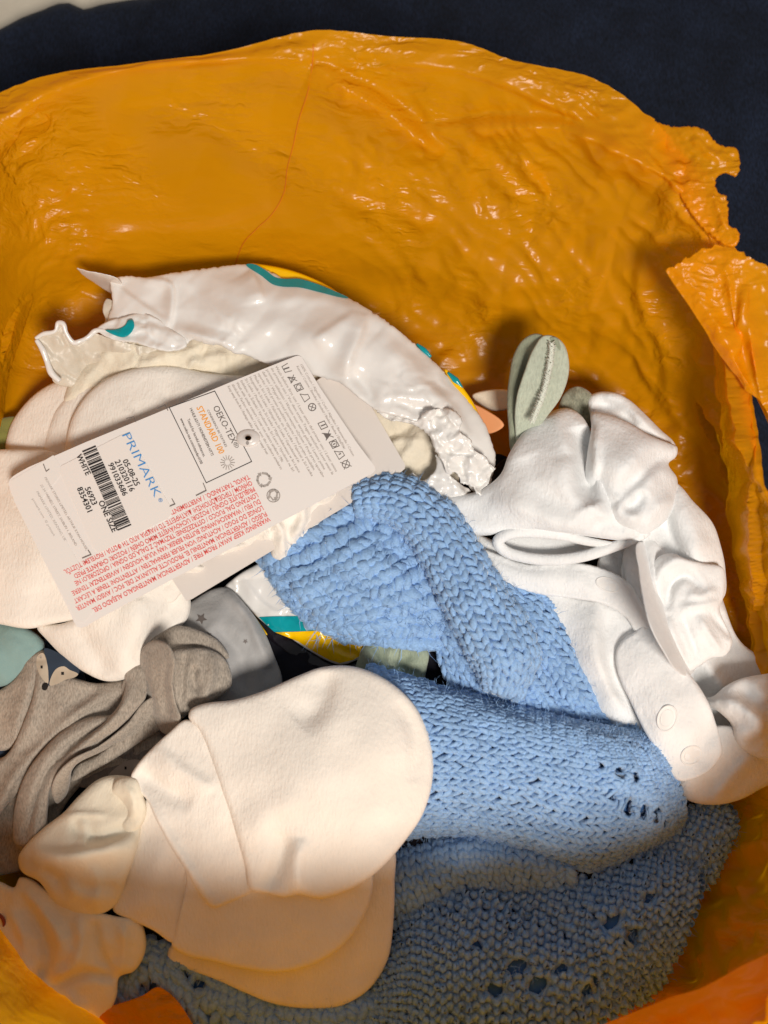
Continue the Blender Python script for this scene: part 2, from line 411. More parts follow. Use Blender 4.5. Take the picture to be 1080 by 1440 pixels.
def bagfilm(name, col, tcol, transl):
    m, nt, out = newmat(name); L = nt.links.new
    b = node(nt, 'ShaderNodeBsdfPrincipled'); tc = node(nt, 'ShaderNodeTexCoord')
    b.inputs['Roughness'].default_value = 0.25; b.inputs['Specular IOR Level'].default_value = 0.33
    n1 = node(nt, 'ShaderNodeTexNoise'); n1.inputs['Scale'].default_value = 1/(130*S); n1.inputs['Detail'].default_value = 6
    L(tc.outputs['Object'], n1.inputs['Vector'])
    ra = node(nt, 'ShaderNodeMapRange'); ra.inputs[1].default_value = 0.3; ra.inputs[2].default_value = 0.7
    ra.inputs[3].default_value = 0.93; ra.inputs[4].default_value = 1.05; L(n1.outputs[0], ra.inputs[0])
    vm = node(nt, 'ShaderNodeVectorMath', operation='SCALE'); vm.inputs[0].default_value = col; L(ra.outputs[0], vm.inputs['Scale'])
    L(vm.outputs[0], b.inputs['Base Color'])
    # warped cells: thin sharp creases between slack facets
    wn = node(nt, 'ShaderNodeTexNoise'); wn.inputs['Scale'].default_value = 1/(45*S); wn.inputs['Detail'].default_value = 3; L(tc.outputs['Object'], wn.inputs['Vector'])
    ws_ = node(nt, 'ShaderNodeVectorMath', operation='SCALE'); ws_.inputs['Scale'].default_value = 30*S; L(wn.outputs['Color'], ws_.inputs[0])
    ad = node(nt, 'ShaderNodeVectorMath', operation='ADD'); L(tc.outputs['Object'], ad.inputs[0]); L(ws_.outputs[0], ad.inputs[1])
    mp = node(nt, 'ShaderNodeMapping'); mp.inputs['Rotation'].default_value = (0.3, 0.2, -0.35); mp.inputs['Scale'].default_value = (0.45, 1, 1); L(ad.outputs[0], mp.inputs['Vector'])
    def crease(sc_, sd, angs):
        last = None
        for k, an in enumerate(angs):
            m_ = node(nt, 'ShaderNodeMapping'); m_.inputs['Rotation'].default_value = (0.5*k-0.8, 0.35*k, an); m_.inputs['Scale'].default_value = (0.16, 1, 0.6); L(ad.outputs[0], m_.inputs['Vector'])
            n_ = node(nt, 'ShaderNodeTexNoise'); n_.noise_dimensions = '4D'; n_.inputs['W'].default_value = sd+k*3.3; n_.inputs['Scale'].default_value = 1/(sc_*S); n_.inputs['Detail'].default_value = 1.0; L(m_.outputs[0], n_.inputs['Vector'])
            a_ = node(nt, 'ShaderNodeMath', operation='SUBTRACT'); a_.inputs[1].default_value = 0.5; L(n_.outputs[0], a_.inputs[0])
            c_ = node(nt, 'ShaderNodeMath', operation='ABSOLUTE'); L(a_.outputs[0], c_.inputs[0])
            if last is None: last = c_
            else:
                s_ = node(nt, 'ShaderNodeMath', operation='ADD'); L(last.outputs[0], s_.inputs[0]); L(c_.outputs[0], s_.inputs[1]); last = s_
        return last
    v1 = crease(26, 1.0, (0.3, -0.5, 1.3)); v2 = crease(10, 4.0, (0.2, -0.7, 0.9))
    mk = node(nt, 'ShaderNodeTexNoise'); mk.inputs['Scale'].default_value = 1/(120*S); mk.inputs['Detail'].default_value = 2; L(tc.outputs['Object'], mk.inputs['Vector'])
    mr = node(nt, 'ShaderNodeMapRange'); mr.inputs[1].default_value = 0.42; mr.inputs[2].default_value = 0.66; mr.inputs[3].default_value = 0.10; mr.inputs[4].default_value = 0.85; L(mk.outputs[0], mr.inputs[0])
    b1 = node(nt, 'ShaderNodeBump'); b1.invert = True; b1.inputs['Distance'].default_value = 12*S; L(mr.outputs[0], b1.inputs['Strength']); L(v1.outputs[0], b1.inputs['Height'])
    b2 = node(nt, 'ShaderNodeBump'); b2.invert = True; b2.inputs['Distance'].default_value = 4.5*S; L(v2.outputs[0], b2.inputs['Height']); L(mr.outputs[0], b2.inputs['Strength']); L(b1.outputs[0], b2.inputs['Normal'])
    fn = node(nt, 'ShaderNodeTexNoise'); fn.inputs['Scale'].default_value = 1/(5*S); fn.inputs['Detail'].default_value = 5; L(mp.outputs[0], fn.inputs['Vector'])
    b3 = node(nt, 'ShaderNodeBump'); b3.inputs['Distance'].default_value = 0.6*S; b3.inputs['Strength'].default_value = 0.05; L(fn.outputs[0], b3.inputs['Height']); L(b2.outputs[0], b3.inputs['Normal'])
    L(b3.outputs[0], b.inputs['Normal'])
    tr = node(nt, 'ShaderNodeBsdfTranslucent'); tr.inputs[0].default_value = (*tcol, 1); L(b2.outputs[0], tr.inputs['Normal'])
    mx = node(nt, 'ShaderNodeMixShader'); mx.inputs[0].default_value = transl
    L(b.outputs[0], mx.inputs[1]); L(tr.outputs[0], mx.inputs[2]); L(mx.outputs[0], out.inputs[0]); return m
def plain(name, col, rough=0.6, spec=0.3):
    m, nt, out = newmat(name); b = node(nt, 'ShaderNodeBsdfPrincipled'); b.inputs['Base Color'].default_value = (*col, 1)
    b.inputs['Roughness'].default_value = rough; b.inputs['Specular IOR Level'].default_value = spec
    tc = node(nt, 'ShaderNodeTexCoord'); n = node(nt, 'ShaderNodeTexNoise'); n.inputs['Scale'].default_value = 1/(5*S)
    nt.links.new(tc.outputs['Object'], n.inputs['Vector'])
    bu = node(nt, 'ShaderNodeBump'); bu.inputs['Strength'].default_value = 0.08; bu.inputs['Distance'].default_value = S
    nt.links.new(n.outputs[0], bu.inputs['Height']); nt.links.new(bu.outputs[0], b.inputs['Normal'])
    nt.links.new(b.outputs[0], out.inputs[0]); return m

M = {}
M['bag'] = bagfilm('orange_bag_film', (0.98, 0.395, 0.003), (1.0, 0.46, 0.002), 0.50)
M['white_knit'] = fabric('white_cotton', (0.80, 0.81, 0.81), fine=0.9, pitch=3.0, coarse=0.35)
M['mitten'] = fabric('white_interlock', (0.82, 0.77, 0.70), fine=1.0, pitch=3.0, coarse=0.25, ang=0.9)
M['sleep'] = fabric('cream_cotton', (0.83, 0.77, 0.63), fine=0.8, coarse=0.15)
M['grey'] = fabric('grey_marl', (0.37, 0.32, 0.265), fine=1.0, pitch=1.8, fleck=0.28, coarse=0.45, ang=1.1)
M['satin'] = fabric('pale_grey_cloth', (0.36, 0.355, 0.35), rough=0.5, fine=0.3, coarse=0.3)
M['teal'] = fabric('teal_cloth', (0.22, 0.34, 0.33), fine=0.4)
M['sage'] = fabric('sage_cloth', (0.33, 0.38, 0.28), fine=0.9, pitch=2.2, fleck=0.12)
M['navy'] = fabric('navy_cloth', (0.006, 0.010, 0.022), fine=1.0, pitch=2.6, sheen=0.04, var=0.35, fleck=0.55)
M['dark'] = fabric('gap_dark', (0.012, 0.012, 0.018), fine=0.5, sheen=0.05)
M['cream'] = fabric('cream_rug', (0.60, 0.53, 0.42), fine=0.6)
M['wrap'] = film('white_wrapper', (0.82, 0.80, 0.77), None, 0.10, 0.2, 0.12, 30, 0.02, 0.55)
M['wrap_in'] = film('wrapper_inside', (0.66, 0.60, 0.50), None, 0.12, 0.4, 0.4, 12, 0.05)
M['wteal'] = film('wrapper_teal', (0.0, 0.30, 0.34), None, 0.05, 0.16, 0.2)
M['wyel'] = film('wrapper_yellow', (0.95, 0.55, 0.0), None, 0.05, 0.16, 0.2)
M['wblack'] = film('wrapper_black', (0.01, 0.008, 0.012), None, 0.0, 0.2, 0.3)
M['nappy'] = fabric('nappy_inner', (0.74, 0.67, 0.54), rough=0.8, fine=0.3, coarse=0.5)
M['card'] = plain('tag_card', (0.79, 0.745, 0.71), 0.45, 0.35)
M['card_shaded'] = plain('back_card_shaded', (0.68, 0.625, 0.58), 0.5, 0.3)  # card white darkened, its shade under the front tag put into the colour
M['sticker'] = plain('sticker_paper', (0.80, 0.745, 0.70), 0.3, 0.45)
M['ink'] = plain('black_ink', (0.02, 0.018, 0.02)); M['red'] = plain('red_ink', (0.72, 0.10, 0.09))
M['blueink'] = plain('blue_ink', (0.05, 0.27, 0.62)); M['greyink'] = plain('grey_ink', (0.40, 0.36, 0.33)); M['orangeink'] = plain('orange_ink', (0.85, 0.36, 0.04))
M['dgrey'] = plain('dark_grey_ink', (0.14, 0.12, 0.11))
M['peach'] = plain('peach_card', (0.80, 0.36, 0.16), 0.5)
M['snap'] = plain('snap_plastic', (0.80, 0.79, 0.77), 0.5, 0.3)
# ================================================================ setting: navy cloth, cream corner
def sheet(name, x0, y0, x1, y1, hf, mat, step=12, **t):
    gx = np.arange(x0, x1+1, step); gy = np.arange(y0, y1+1, step)
    X, Y = np.meshgrid(gx, gy, indexing='ij'); W = P(X, Y, hf(X, Y))
    o = mesh_obj(name, W.reshape(-1, 3), grid_faces(len(gx), len(gy)), mat); return tag(o, **t)
sheet('floor', -1500, -1300, 2600, 2700, lambda x, y: -170+0*x, M['cream'], 60, kind='structure')
def navy_h(x, y, d=None):
    edge = np.interp(x, [-1500, -60, 0, 60, 95, 120, 175, 330, 2600], [120, 60, 42, 15, 4, 12, 0, -30, -260])
    d_ = y-edge
    f = -100+3*fbm(x, y, 90, 3, 4)
    f = f + ridge(x, y, [(93, 0), (118, 60), (108, 120), (112, 200)], 12, 8, 26)
    f = f + ridge(x, y, [(304, -40), (300, 40), (296, 130)], 16, 7, 20) + ridge(x, y, [(255, -40), (262, 40), (270, 120)], 7, 18, 9)
    f = f + ridge(x, y, [(0, 170), (20, 120), (10, 60)], 8, 14, 14)+ ridge(x, y, [(180, 60), (220, 0), (240, -60)], 5, 12, 12)
    e = np.clip(1-(d_/26), 0, 1); f = f-40*(1-np.sqrt(np.clip(1-e*e, 0, 1)))
    return np.where(d_ < 0, -185, f)
tag(patch('navy_blanket', [(-1400, 116), (-700, 90), (-60, 60), (0, 41), (30, 25), (60, 14), (82, 5), (97, 4), (118, 13), (140, 7), (175, 1), (240, -8), (330, -30), (700, -70), (2500, -250), (2500, 2600), (-1400, 2600)],
    lambda x, y, d: -100+3*fbm(x, y, 90, 3, 4)+ridge(x, y, [(93, 0), (118, 60), (108, 120), (112, 200)], 12, 8, 26)
      + ridge(x, y, [(304, -40), (300, 40), (296, 130)], 14, 5, 20) + ridge(x, y, [(255, -40), (262, 40), (270, 120)], 7, 18, 9)
      + ridge(x, y, [(0, 170), (20, 120), (10, 60)], 8, 14, 14)+ridge(x, y, [(180, 60), (220, 0), (240, -60)], 5, 12, 12),
    M['navy'], step=14, R=16, T=14, skirt=60), 'dark navy cloth spread under and behind the orange bag', 'blanket')

# ================================================================ orange bag
bag = empty('carrier_bag', 540, 720, -90, 'crumpled orange plastic carrier bag with a torn rim, full of baby clothes', 'bag')
# columns run clockwise round the bag, rows from the bottom up to the rim: (px, py, h)
BN = [
 [(90,900,-95),(10,880,-60),(-60,850,40),(-130,820,160),(-170,800,230),(-200,790,235)],
 [(80,760,-95),(15,740,-60),(-40,700,40),(-100,660,160),(-140,640,230),(-170,630,235)],
 [(90,640,-95),(30,600,-60),(-10,540,30),(-60,460,150),(-90,420,235),(-115,400,240)],
 [(110,540,-95),(55,500,-60),(25,420,30),(0,300,150),(-25,215,245),(-45,170,250)],
 [(180,460,-95),(120,440,-60),(85,360,30),(62,230,150),(52,150,255),(46,110,262)],
 [(290,430,-95),(250,420,-60),(220,340,30),(190,215,150),(180,110,262),(176,90,270)],
 [(400,430,-95),(370,420,-60),(345,340,30),(320,210,150),(305,98,266),(305,74,275)],
 [(500,450,-95),(480,430,-60),(460,350,30),(440,220,150),(437,90,262),(436,43,285)],
 [(600,490,-95),(590,460,-60),(580,370,30),(560,230,150),(545,95,262),(540,50,282)],
 [(690,530,-95),(690,490,-60),(680,400,30),(665,250,150),(650,100,262),(645,58,282)],
 [(770,570,-95),(780,520,-60),(775,420,30),(755,265,150),(725,125,258),(722,84,276)],
 [(850,600,-95),(870,550,-60),(865,450,30),(850,300,150),(815,165,250),(835,108,266)],
 [(900,650,-95),(935,590,-60),(935,490,30),(925,350,140),(915,240,240),(930,170,256)],
 [(940,700,-95),(980,640,-60),(985,550,20),(985,440,110),(990,330,215),(1012,215,240)],
 [(960,760,-95),(1005,700,-60),(1015,620,10),(1018,520,90),(1022,420,180),(1034,330,215)],
 [(975,820,-95),(1020,770,-60),(1030,710,0),(1035,640,80),(1040,570,150),(1047,540,165)],
 [(980,880,-95),(1035,850,-60),(1050,820,0),(1060,780,70),(1072,720,135),(1082,700,150)],
 [(990,960,-95),(1045,950,-65),(1075,940,0),(1110,910,80),(1140,880,150),(1150,870,170)],
 [(985,1060,-95),(1030,1080,-75),(1080,1090,0),(1130,1090,100),(1170,1080,200),(1190,1080,220)],
 [(960,1180,-95),(990,1190,-75),(1060,1210,-10),(1140,1230,100),(1200,1240,250),(1220,1240,280)],
 [(900,1330,-95),(915,1340,-75),(975,1370,-20),(1080,1400,100),(1150,1430,300),(1160,1440,340)],
 [(850,1440,-95),(862,1450,-75),(905,1475,-20),(960,1500,120),(1000,1510,310),(1010,1515,360)],
 [(720,1470,-95),(722,1475,-75),(735,1490,-20),(750,1505,120),(760,1510,300),(765,1515,350)],
 [(540,1470,-95),(540,1475,-75),(540,1490,-20),(540,1505,120),(540,1510,300),(540,1515,350)],
 [(360,1460,-95),(360,1465,-75),(355,1485,-20),(345,1505,120),(340,1510,300),(340,1515,355)],
 [(210,1450,-95),(210,1450,-75),(190,1465,-20),(150,1490,120),(130,1500,330),(120,1505,380)],
 [(120,1350,-95),(100,1350,-75),(60,1350,-20),(0,1370,120),(-60,1390,300),(-80,1400,340)],
 [(60,1220,-95),(20,1220,-75),(-30,1210,-10),(-90,1200,100),(-140,1190,250),(-160,1190,280)],
 [(80,1050,-95),(10,1040,-75),(-40,1030,0),(-100,1010,120),(-150,1000,220),(-180,1000,240)],
]
BN = [[(540+(c[0][0]-540)*0.72, 850+(c[0][1]-850)*0.62, -88)]+c[1:] for c in BN]
nu, nv = 1100, 190
N = netsample(BN, nu, nv, True)
# torn rim: the right back corner is ripped
ui = np.arange(nu)/nu*len(BN); vj = np.linspace(0, 1, nv)
X0, Y0 = N[..., 0].copy(), N[..., 1].copy()
W = P(N[..., 0], N[..., 1], N[..., 2]); nr = grid_normals(W)
flip = nr[..., 2] < 0; nr[flip] *= -1
UU = ui[:, None]*75+0*vj[None, :]; 
right = np.clip((X0-430)/160, 0, 1)*np.clip((Y0-110)/60, 0, 1)
disp = 6*fbm(X0, Y0, 150, 2, 11)
disp = disp + right*0.5*film_folds(X0, Y0, 64, 3, 5, 0.2, 4)
disp = disp + right*0.95*film_folds(X0, Y0, 30, 8, 5, 0.5, 4.5, 0.4)
disp = disp + (1-right)*0.3*film_folds(X0, Y0, 90, 21, 4, 0.1, 5)
loc = lambda cx, cy, r: np.exp(-((X0-cx)**2+(Y0-cy)**2)/r**2)
disp = disp + loc(70, 320, 75)*1.6*creases(X0, Y0, 30, 44, -0.4, 2.5)
disp = disp + loc(520, 240, 55)*1.4*creases(X0, Y0, 24, 54, 0.1, 2.5)
disp = disp + loc(500, 100, 40)*1.4*creases(X0, Y0, 24, 64, -0.3, 2.2) + loc(800, 130, 60)*1.3*creases(X0, Y0, 24, 74, 0.8, 2.2)
R_ = lambda *a: ridge(X0, Y0, *a)
disp = disp + R_([(440, 92), (520, 130), (592, 186), (625, 215)], 24, 5, 50)
disp = disp + R_([(592, 186), (690, 170), (780, 172), (850, 196), (930, 250)], 20, 5, 40)
disp = disp + R_([(60, 118), (180, 96), (320, 84), (440, 80)], 3, 5, 8) + R_([(540, 88), (660, 100), (760, 140), (860, 195), (940, 250), (985, 300)], 5, 10, 8)
disp = disp + R_([(400, 290), (300, 320), (200, 325), (100, 335)], 5, 30, 8)
disp = disp + R_([(150, 160), (240, 150), (330, 200), (420, 260)], 4, 8, 30)
disp = disp + R_([(940, 300), (900, 400), (940, 520), (960, 640)], 9, 20, 12)+R_([(1000, 380), (985, 500), (1000, 620), (1020, 700)], 8, 14, 14)+R_([(880, 480), (930, 560), (1010, 640)], 9, 24, 8)
disp = disp + R_([(470, 270), (560, 300), (640, 320)], 6, 6, 16)+R_([(640, 180), (690, 250), (760, 300)], 5, 8, 12)+R_([(730, 215), (765, 265), (770, 290)], 6, 3, 12)
disp = disp + R_([(880, 300), (930, 335), (960, 350)], 6, 3, 10)
disp = disp + R_([(1040, 900), (1020, 850), (1005, 790), (960, 700)], 7, 10, 8)
fr = np.clip((Y0-1080)/60, 0, 1)*np.clip((X0-800)/50, 0, 1)
disp = disp + fr*(1.6*film_folds(X0, Y0, 60, 91, 4, 1.0, 5)+1.0*film_folds(X0, Y0, 26, 95, 4, 1.1, 5))
disp = disp + R_([(985, 1245), (1030, 1190), (1080, 1180)], 8, 4, 16)+R_([(880, 1420), (960, 1400), (1080, 1340)], 22, 26, 10)
disp *= np.clip(vj*6, 0, 1)[None, :]
W = W + nr*disp[..., None]*S
# cut the rim: jagged where torn
cut = np.ones(nu)*(nv-1.0)
tear = np.interp(ui, [11.6, 12.2, 12.5, 12.9, 13.0, 13.15, 13.35, 13.6, 13.8, 14.05, 14.2], [0, 3, 10, 16, 18, 22, 24, 20, 14, 4, 0])
k = np.arange(nu)
jag = 5*pn(k*0.9, k*0, 2)+4*pn(k*0.31, k*0, 5)+3*pn(k*2.1, k*0+4, 8)
cut = np.where((ui > 11.9) & (ui < 14.3), cut-0.3*np.abs(jag)-tear, cut-1.2*np.abs(pn(k*0.12, k*0, 9)))
J = np.arange(nv)
Fq = grid_faces(nu, nv, True)
qi = Fq[:, 0]//nv; qj = Fq[:, 0] % nv
keep = qj+1 <= cut[qi]+1e-6
keep |= (qj < cut[qi])
# handle hole and rip on the right: black gap beyond
# stretch the last kept row to the exact cut so that the edge is smooth
for i in range(nu):
    c = cut[i]; j = int(math.ceil(c)); j = min(j, nv-1)
    f = c-(j-1)
    W[i, j] = W[i, j-1]*(1-f)+W[i, j]*f
keep = qj < np.ceil(cut[qi])
wall = mesh_obj('bag_wall', W.reshape(-1, 3), Fq[keep], M['bag'], bag)
def bag_point(px, py):
    d = (N[..., 0]-px)**2+(N[..., 1]-py)**2; d[:, :20] = 1e9
    i, j = np.unravel_index(np.argmin(d), d.shape); return W[i, j]+nr[i, j]*1.2*S
crease_seam = np.array([bag_point(*q) for q in [(442, 62), (440, 95), (432, 130), (420, 170), (412, 205), (404, 240), (400, 270), (384, 300), (360, 322), (342, 345), (330, 375)]])
cs = catmull(crease_seam/S, 4)*S
v, f = tube_geo(cs, 0.7*S, 6); mesh_obj('crease_seam', v, f, film('crease_film', (0.85, 0.26, 0.01), None, 0.3, 0.4), bag)  # a fold crease of the film, its darker tone put into the tube's colour
# folded-over torn flap on the right
FN = [
 [(1047,548,168),(1012,500,180),(975,440,200),(948,400,215),(936,380,222)],
 [(1062,560,170),(1025,490,196),(992,420,214),(970,382,226),(962,366,230)],
 [(1066,562,172),(1040,480,186),(1022,420,208),(1008,370,228),(1000,346,234)],
 [(1070,566,172),(1056,480,202),(1050,420,216),(1044,375,230),(1038,352,236)],
 [(1082,585,168),(1082,500,186),(1080,440,204),(1076,390,222),(1072,372,232)],
 [(1100,640,160),(1120,560,176),(1130,480,190),(1130,410,205),(1130,390,215)],
]
F_ = netsample(FN, 130, 130); fx, fy = F_[..., 0], F_[..., 1]
Wf = P(fx, fy, F_[..., 2]); nf = grid_normals(Wf); nf[nf[..., 2] < 0] *= -1
df = 0.6*film_folds(fx, fy, 30, 5, 4, 1.2, 4)+0.35*film_folds(fx, fy, 13, 9, 4, 1.3, 4)+ridge(fx, fy, [(1020, 370), (1030, 430), (1036, 500)], 7, 5, 8)+ridge(fx, fy, [(1050, 400), (1045, 440), (1036, 500)], 8, 5, 10)
Wf = Wf+nf*df[..., None]*S
Wf += (np.clip((np.arange(130)-118)/11, 0, 1)**2)[None, :, None]*np.stack([2.0*pn(np.arange(130)*0.2, np.zeros(130), 3), 5*pn(np.arange(130)*0.13, np.zeros(130), 6)+1.6*pn(np.arange(130)*0.45, np.zeros(130), 7), 2*pn(np.arange(130)*0.3, np.zeros(130), 8)], 1)[:, None, :]*S
mesh_obj('torn_flap', Wf.reshape(-1, 3), grid_faces(130, 130), M['bag'], bag)
te = H([(915,175,236),(945,240,224),(960,190,246),(990,185,254),(1035,210,246),(1010,260,238),(1025,310,232),(1035,340,226),(960,262,232),(1005,320,222)], [([(975,190),(1000,215),(1030,225)], 5, 4, 10), ([(1000,270),(1012,295),(1020,325)], 5, 5, 8)], [(1.0, 9, 2, 3)], lambda x, y: 0.4*creases(x, y, 22, 3, 0.8, 2))
patch('torn_edge', [(905,168),(925,172),(945,178),(975,178),(992,183),(1000,192),(1008,201),(1020,206),(1035,208),(1040,222),(1036,247),(1020,243),(1008,250),(1006,262),(1012,272),(1020,275),(1024,295),(1026,318),(1036,322),(1040,335),(1034,346),(1024,346),(1010,338),(990,322),(972,300),(955,272),(940,240),(915,205)], te, M['bag'], bag, R=2, T=1.5, skirt=2, rough=1.8, step=2.6, seed=4)
# right lower flap edge hanging from the fold, beside the dark gap
FN2 = [[(1062,556,150),(1078,590,150),(1100,640,140)],[(1066,548,168),(1085,575,165),(1120,600,160)]]
F2 = netsample(FN2, 30, 30); W2 = P(F2[..., 0], F2[..., 1], F2[..., 2])
mesh_obj('flap_edge', W2.reshape(-1, 3), grid_faces(30, 30), M['bag'], bag)
# loose corner of the bag turned in at the bottom left
lf = H([(0, 1300, 10), (0, 1440, 30), (140, 1440, 20), (100, 1380, 0), (250, 1440, 15), (210, 1395, -10)], [([(60, 1370), (90, 1460)], 6, 10, 10)], [(3, 30, 3, 4)], lambda x, y: 0.7*crumple(x, y, 40, 7, 0.3, 2.5, 0.5))
patch('front_fold', [(-30, 1330), (0, 1340), (25, 1370), (60, 1410), (75, 1470), (-30, 1480)], lf, M['bag'], bag, R=2, T=2, skirt=3)
patch('front_fold', [(120, 1425), (165, 1412), (200, 1400), (222, 1388), (240, 1398), (262, 1425), (285, 1480), (120, 1480)], H(-2, (), [(3, 30, 3, 4)], lambda x, y: 0.7*crumple(x, y, 36, 17, 0.1, 3, 0.6)), M['bag'], bag, R=2, T=2, skirt=3)
bf = H([(740,1480,40),(860,1440,60),(1010,1380,140),(1110,1340,180),(1110,1480,240)], [([(860,1450),(960,1412),(1090,1390)], 8, 6, 20), ([(985,1400),(1000,1430),(1005,1470)], 6, 5, 12)], [(4, 60, 2, 4)], lambda x, y: 1.0*film_folds(x, y, 30, 6, 4, 1.3, 4))
patch('front_fold', [(740,1480),(800,1462),(860,1436),(900,1420),(945,1402),(985,1390),(1020,1372),(1060,1350),(1130,1330),(1130,1490),(740,1490)], bf, M['bag'], bag, R=3, T=3, skirt=4, step=5)
# added for the shade between the clothes: a dark garment everything lies on
tag(patch('dark_filler', [(250, 800), (500, 640), (650, 690), (720, 640), (760, 640), (800, 700), (930, 900), (985, 1050), (1005, 1150), (960, 1300), (840, 1400), (600, 1450), (200, 1440), (60, 1250), (-20, 1000), (120, 850)],
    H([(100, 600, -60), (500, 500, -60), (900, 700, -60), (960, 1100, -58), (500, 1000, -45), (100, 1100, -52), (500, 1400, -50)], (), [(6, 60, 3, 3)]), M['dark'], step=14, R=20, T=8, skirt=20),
    'black garment at the bottom of the bag, added for the dark in the gaps between the clothes', 'filler')
# ================================================================ torn nappy pack
pack = empty('nappy_pack', 400, 600, -50, 'torn glossy white plastic nappy pack with teal and yellow edge stripes', 'package')
ph = H([(110,380,62),(160,400,50),(200,420,55),(350,375,48),(350,440,78),(300,480,66),(470,408,48),(450,470,92),(520,440,66),(520,520,78),(590,495,50),(560,550,76),(640,545,36),(620,590,62),(690,640,20),(600,610,52),(150,440,46),(365,505,60),(440,520,66)],
  [([(512, 440), (505, 470), (492, 500), (485, 530)], 12, 7, 16), ([(350, 380), (362, 400), (368, 425)], 9, 5, 24), ([(368,425),(420,415),(470,420),(512,440)], 6, 26, 12),
   ([(200, 392), (240, 400), (242, 435), (236, 465)], 7, 3, 10), ([(160, 400), (200, 430), (240, 455)], 6, 4, 12), ([(245, 462), (290, 475), (330, 487)], 7, 10, 5),
   ([(440, 480), (470, 460), (500, 440)], 5, 6, 12), ([(530, 470), (570, 510), (620, 575)], 7, 14, 20), ([(560, 560), (580, 575), (610, 572)], -7, 8, 8), ([(490, 520), (515, 545), (530, 575)], -8, 9, 9),
   ([(600, 540), (640, 580), (660, 620)], 5, 6, 14), ([(265, 395), (300, 430), (340, 470)], 4, 18, 6)],
  [(0.5, 18, 2, 6), (4, 80, 2, 5)], lambda x, y: 0.45*film_folds(x, y, 46, 4, 4, 0.4, 4)+np.exp(-((x-585)**2+(y-560)**2)/40**2)*0.9*crumple(x, y, 16, 5, 0.4, 1.5, 0.9)+np.exp(-((x-320)**2+(y-478)**2)/26**2)*0.8*crumple(x, y, 12, 6, 0.4, 1.5, 0.9))
PO = [(155,394),(178,388),(203,390),(240,384),(300,376),(350,372),(385,384),(400,393),(440,400),(470,409),(500,424),(520,436),(555,460),(590,490),(618,516),(640,541),(662,568),(682,596),(693,626),(697,640),(694,664),(684,690),(664,690),(650,660),(625,640),(606,606),(598,600),(575,590),(556,585),(532,578),(505,560),(480,540),(450,530),(400,520),(365,508),(345,499),(330,497),(310,486),(290,484),(270,478),(262,485),(245,492),(228,493),(210,484),(190,481),(172,474),(156,462),(152,448),(158,428),(156,408)]
v, f = patch_geo(PO, ph, step=3.4, R=5, T=3.5, skirt=14, rough=1.2, seed=3, inward=0.6)
mesh_obj('wrapper', v, f, M['wrap'], pack)
# printed stripes along the outer fold of the pack
sh = H([(350,371,40),(400,378,44),(470,408,36),(420,392,44)], (), [(1, 20, 2, 3)])
patch('yellow_stripe', [(352,371),(378,373),(410,380),(440,391),(470,407),(480,416),(450,410),(410,402),(380,392)], sh, M['wyel'], pack, R=4, T=4, skirt=30, step=3)
decal('teal_stripe', [(346,372),(356,371),(372,379),(388,390),(400,392),(420,392),(445,399),(470,409),(490,419),(485,419),(450,411),(420,404),(397,403),(384,400),(368,388)], lambda x, y, d: np.maximum(ph(x, y, d)+4.0, sh(x, y)+4), M['wteal'], pack, eps=0.6, step=3, smooth=True)
tube('teal_stripe', [(586,484,42),(596,492,44),(606,502,42)], [2, 4, 2], M['wteal'], pack, step=2)
tube('yellow_stripe', [(626,520,36),(640,538,36),(660,566,30),(672,590,26),(684,612,20),(688,622,18)], [2, 5, 5, 5, 4, 2], M['wyel'], pack, step=2)
tube('teal_stripe', [(630,524,38),(640,534,39),(650,546,36)], [2, 5, 2], M['wteal'], pack, step=2)
# torn crumpled lip at the right end
lh = H([(560,590,60),(600,600,68),(640,590,66),(660,620,60),(690,660,40),(660,690,34),(620,690,30),(615,650,50)], (), [(4, 16, 3, 2)],
   lambda x, y: 1.5*crumple(x, y, 26, 12, 0.9, 1.6, 0.8)+0.9*crumple(x, y, 11, 14, 0.8, 1.5, 0.8))
patch('torn_lip', [(530,576),(556,583),(575,589),(585,592),(597,580),(618,574),(640,578),(650,592),(646,606),(662,618),(668,634),(684,642),(688,652),(697,658),(690,668),(686,694),(672,696),(664,684),(650,680),(640,664),(630,668),(622,650),(612,634),(604,614),(590,602),(570,594),(545,590)], lh, M['wrap'], pack, R=2.5, T=2.5, skirt=4, rough=1.6, step=2.6, seed=9)
patch('torn_lip', [(612,640),(624,650),(634,668),(650,682),(662,690),(640,700),(618,704),(600,712),(590,706),(572,712),(560,705),(548,694),(556,680),(572,670),(580,664),(594,676),(606,668),(614,655)], H([(560,690,14),(600,690,30),(650,690,26),(615,650,36)], (), [(2, 16, 3, 2)], lambda x, y: 1.3*crumple(x, y, 22, 32, 0.9, 1.6, 0.8)), M['wrap'], pack, R=3, T=3, skirt=6, rough=1.2, step=2.8)
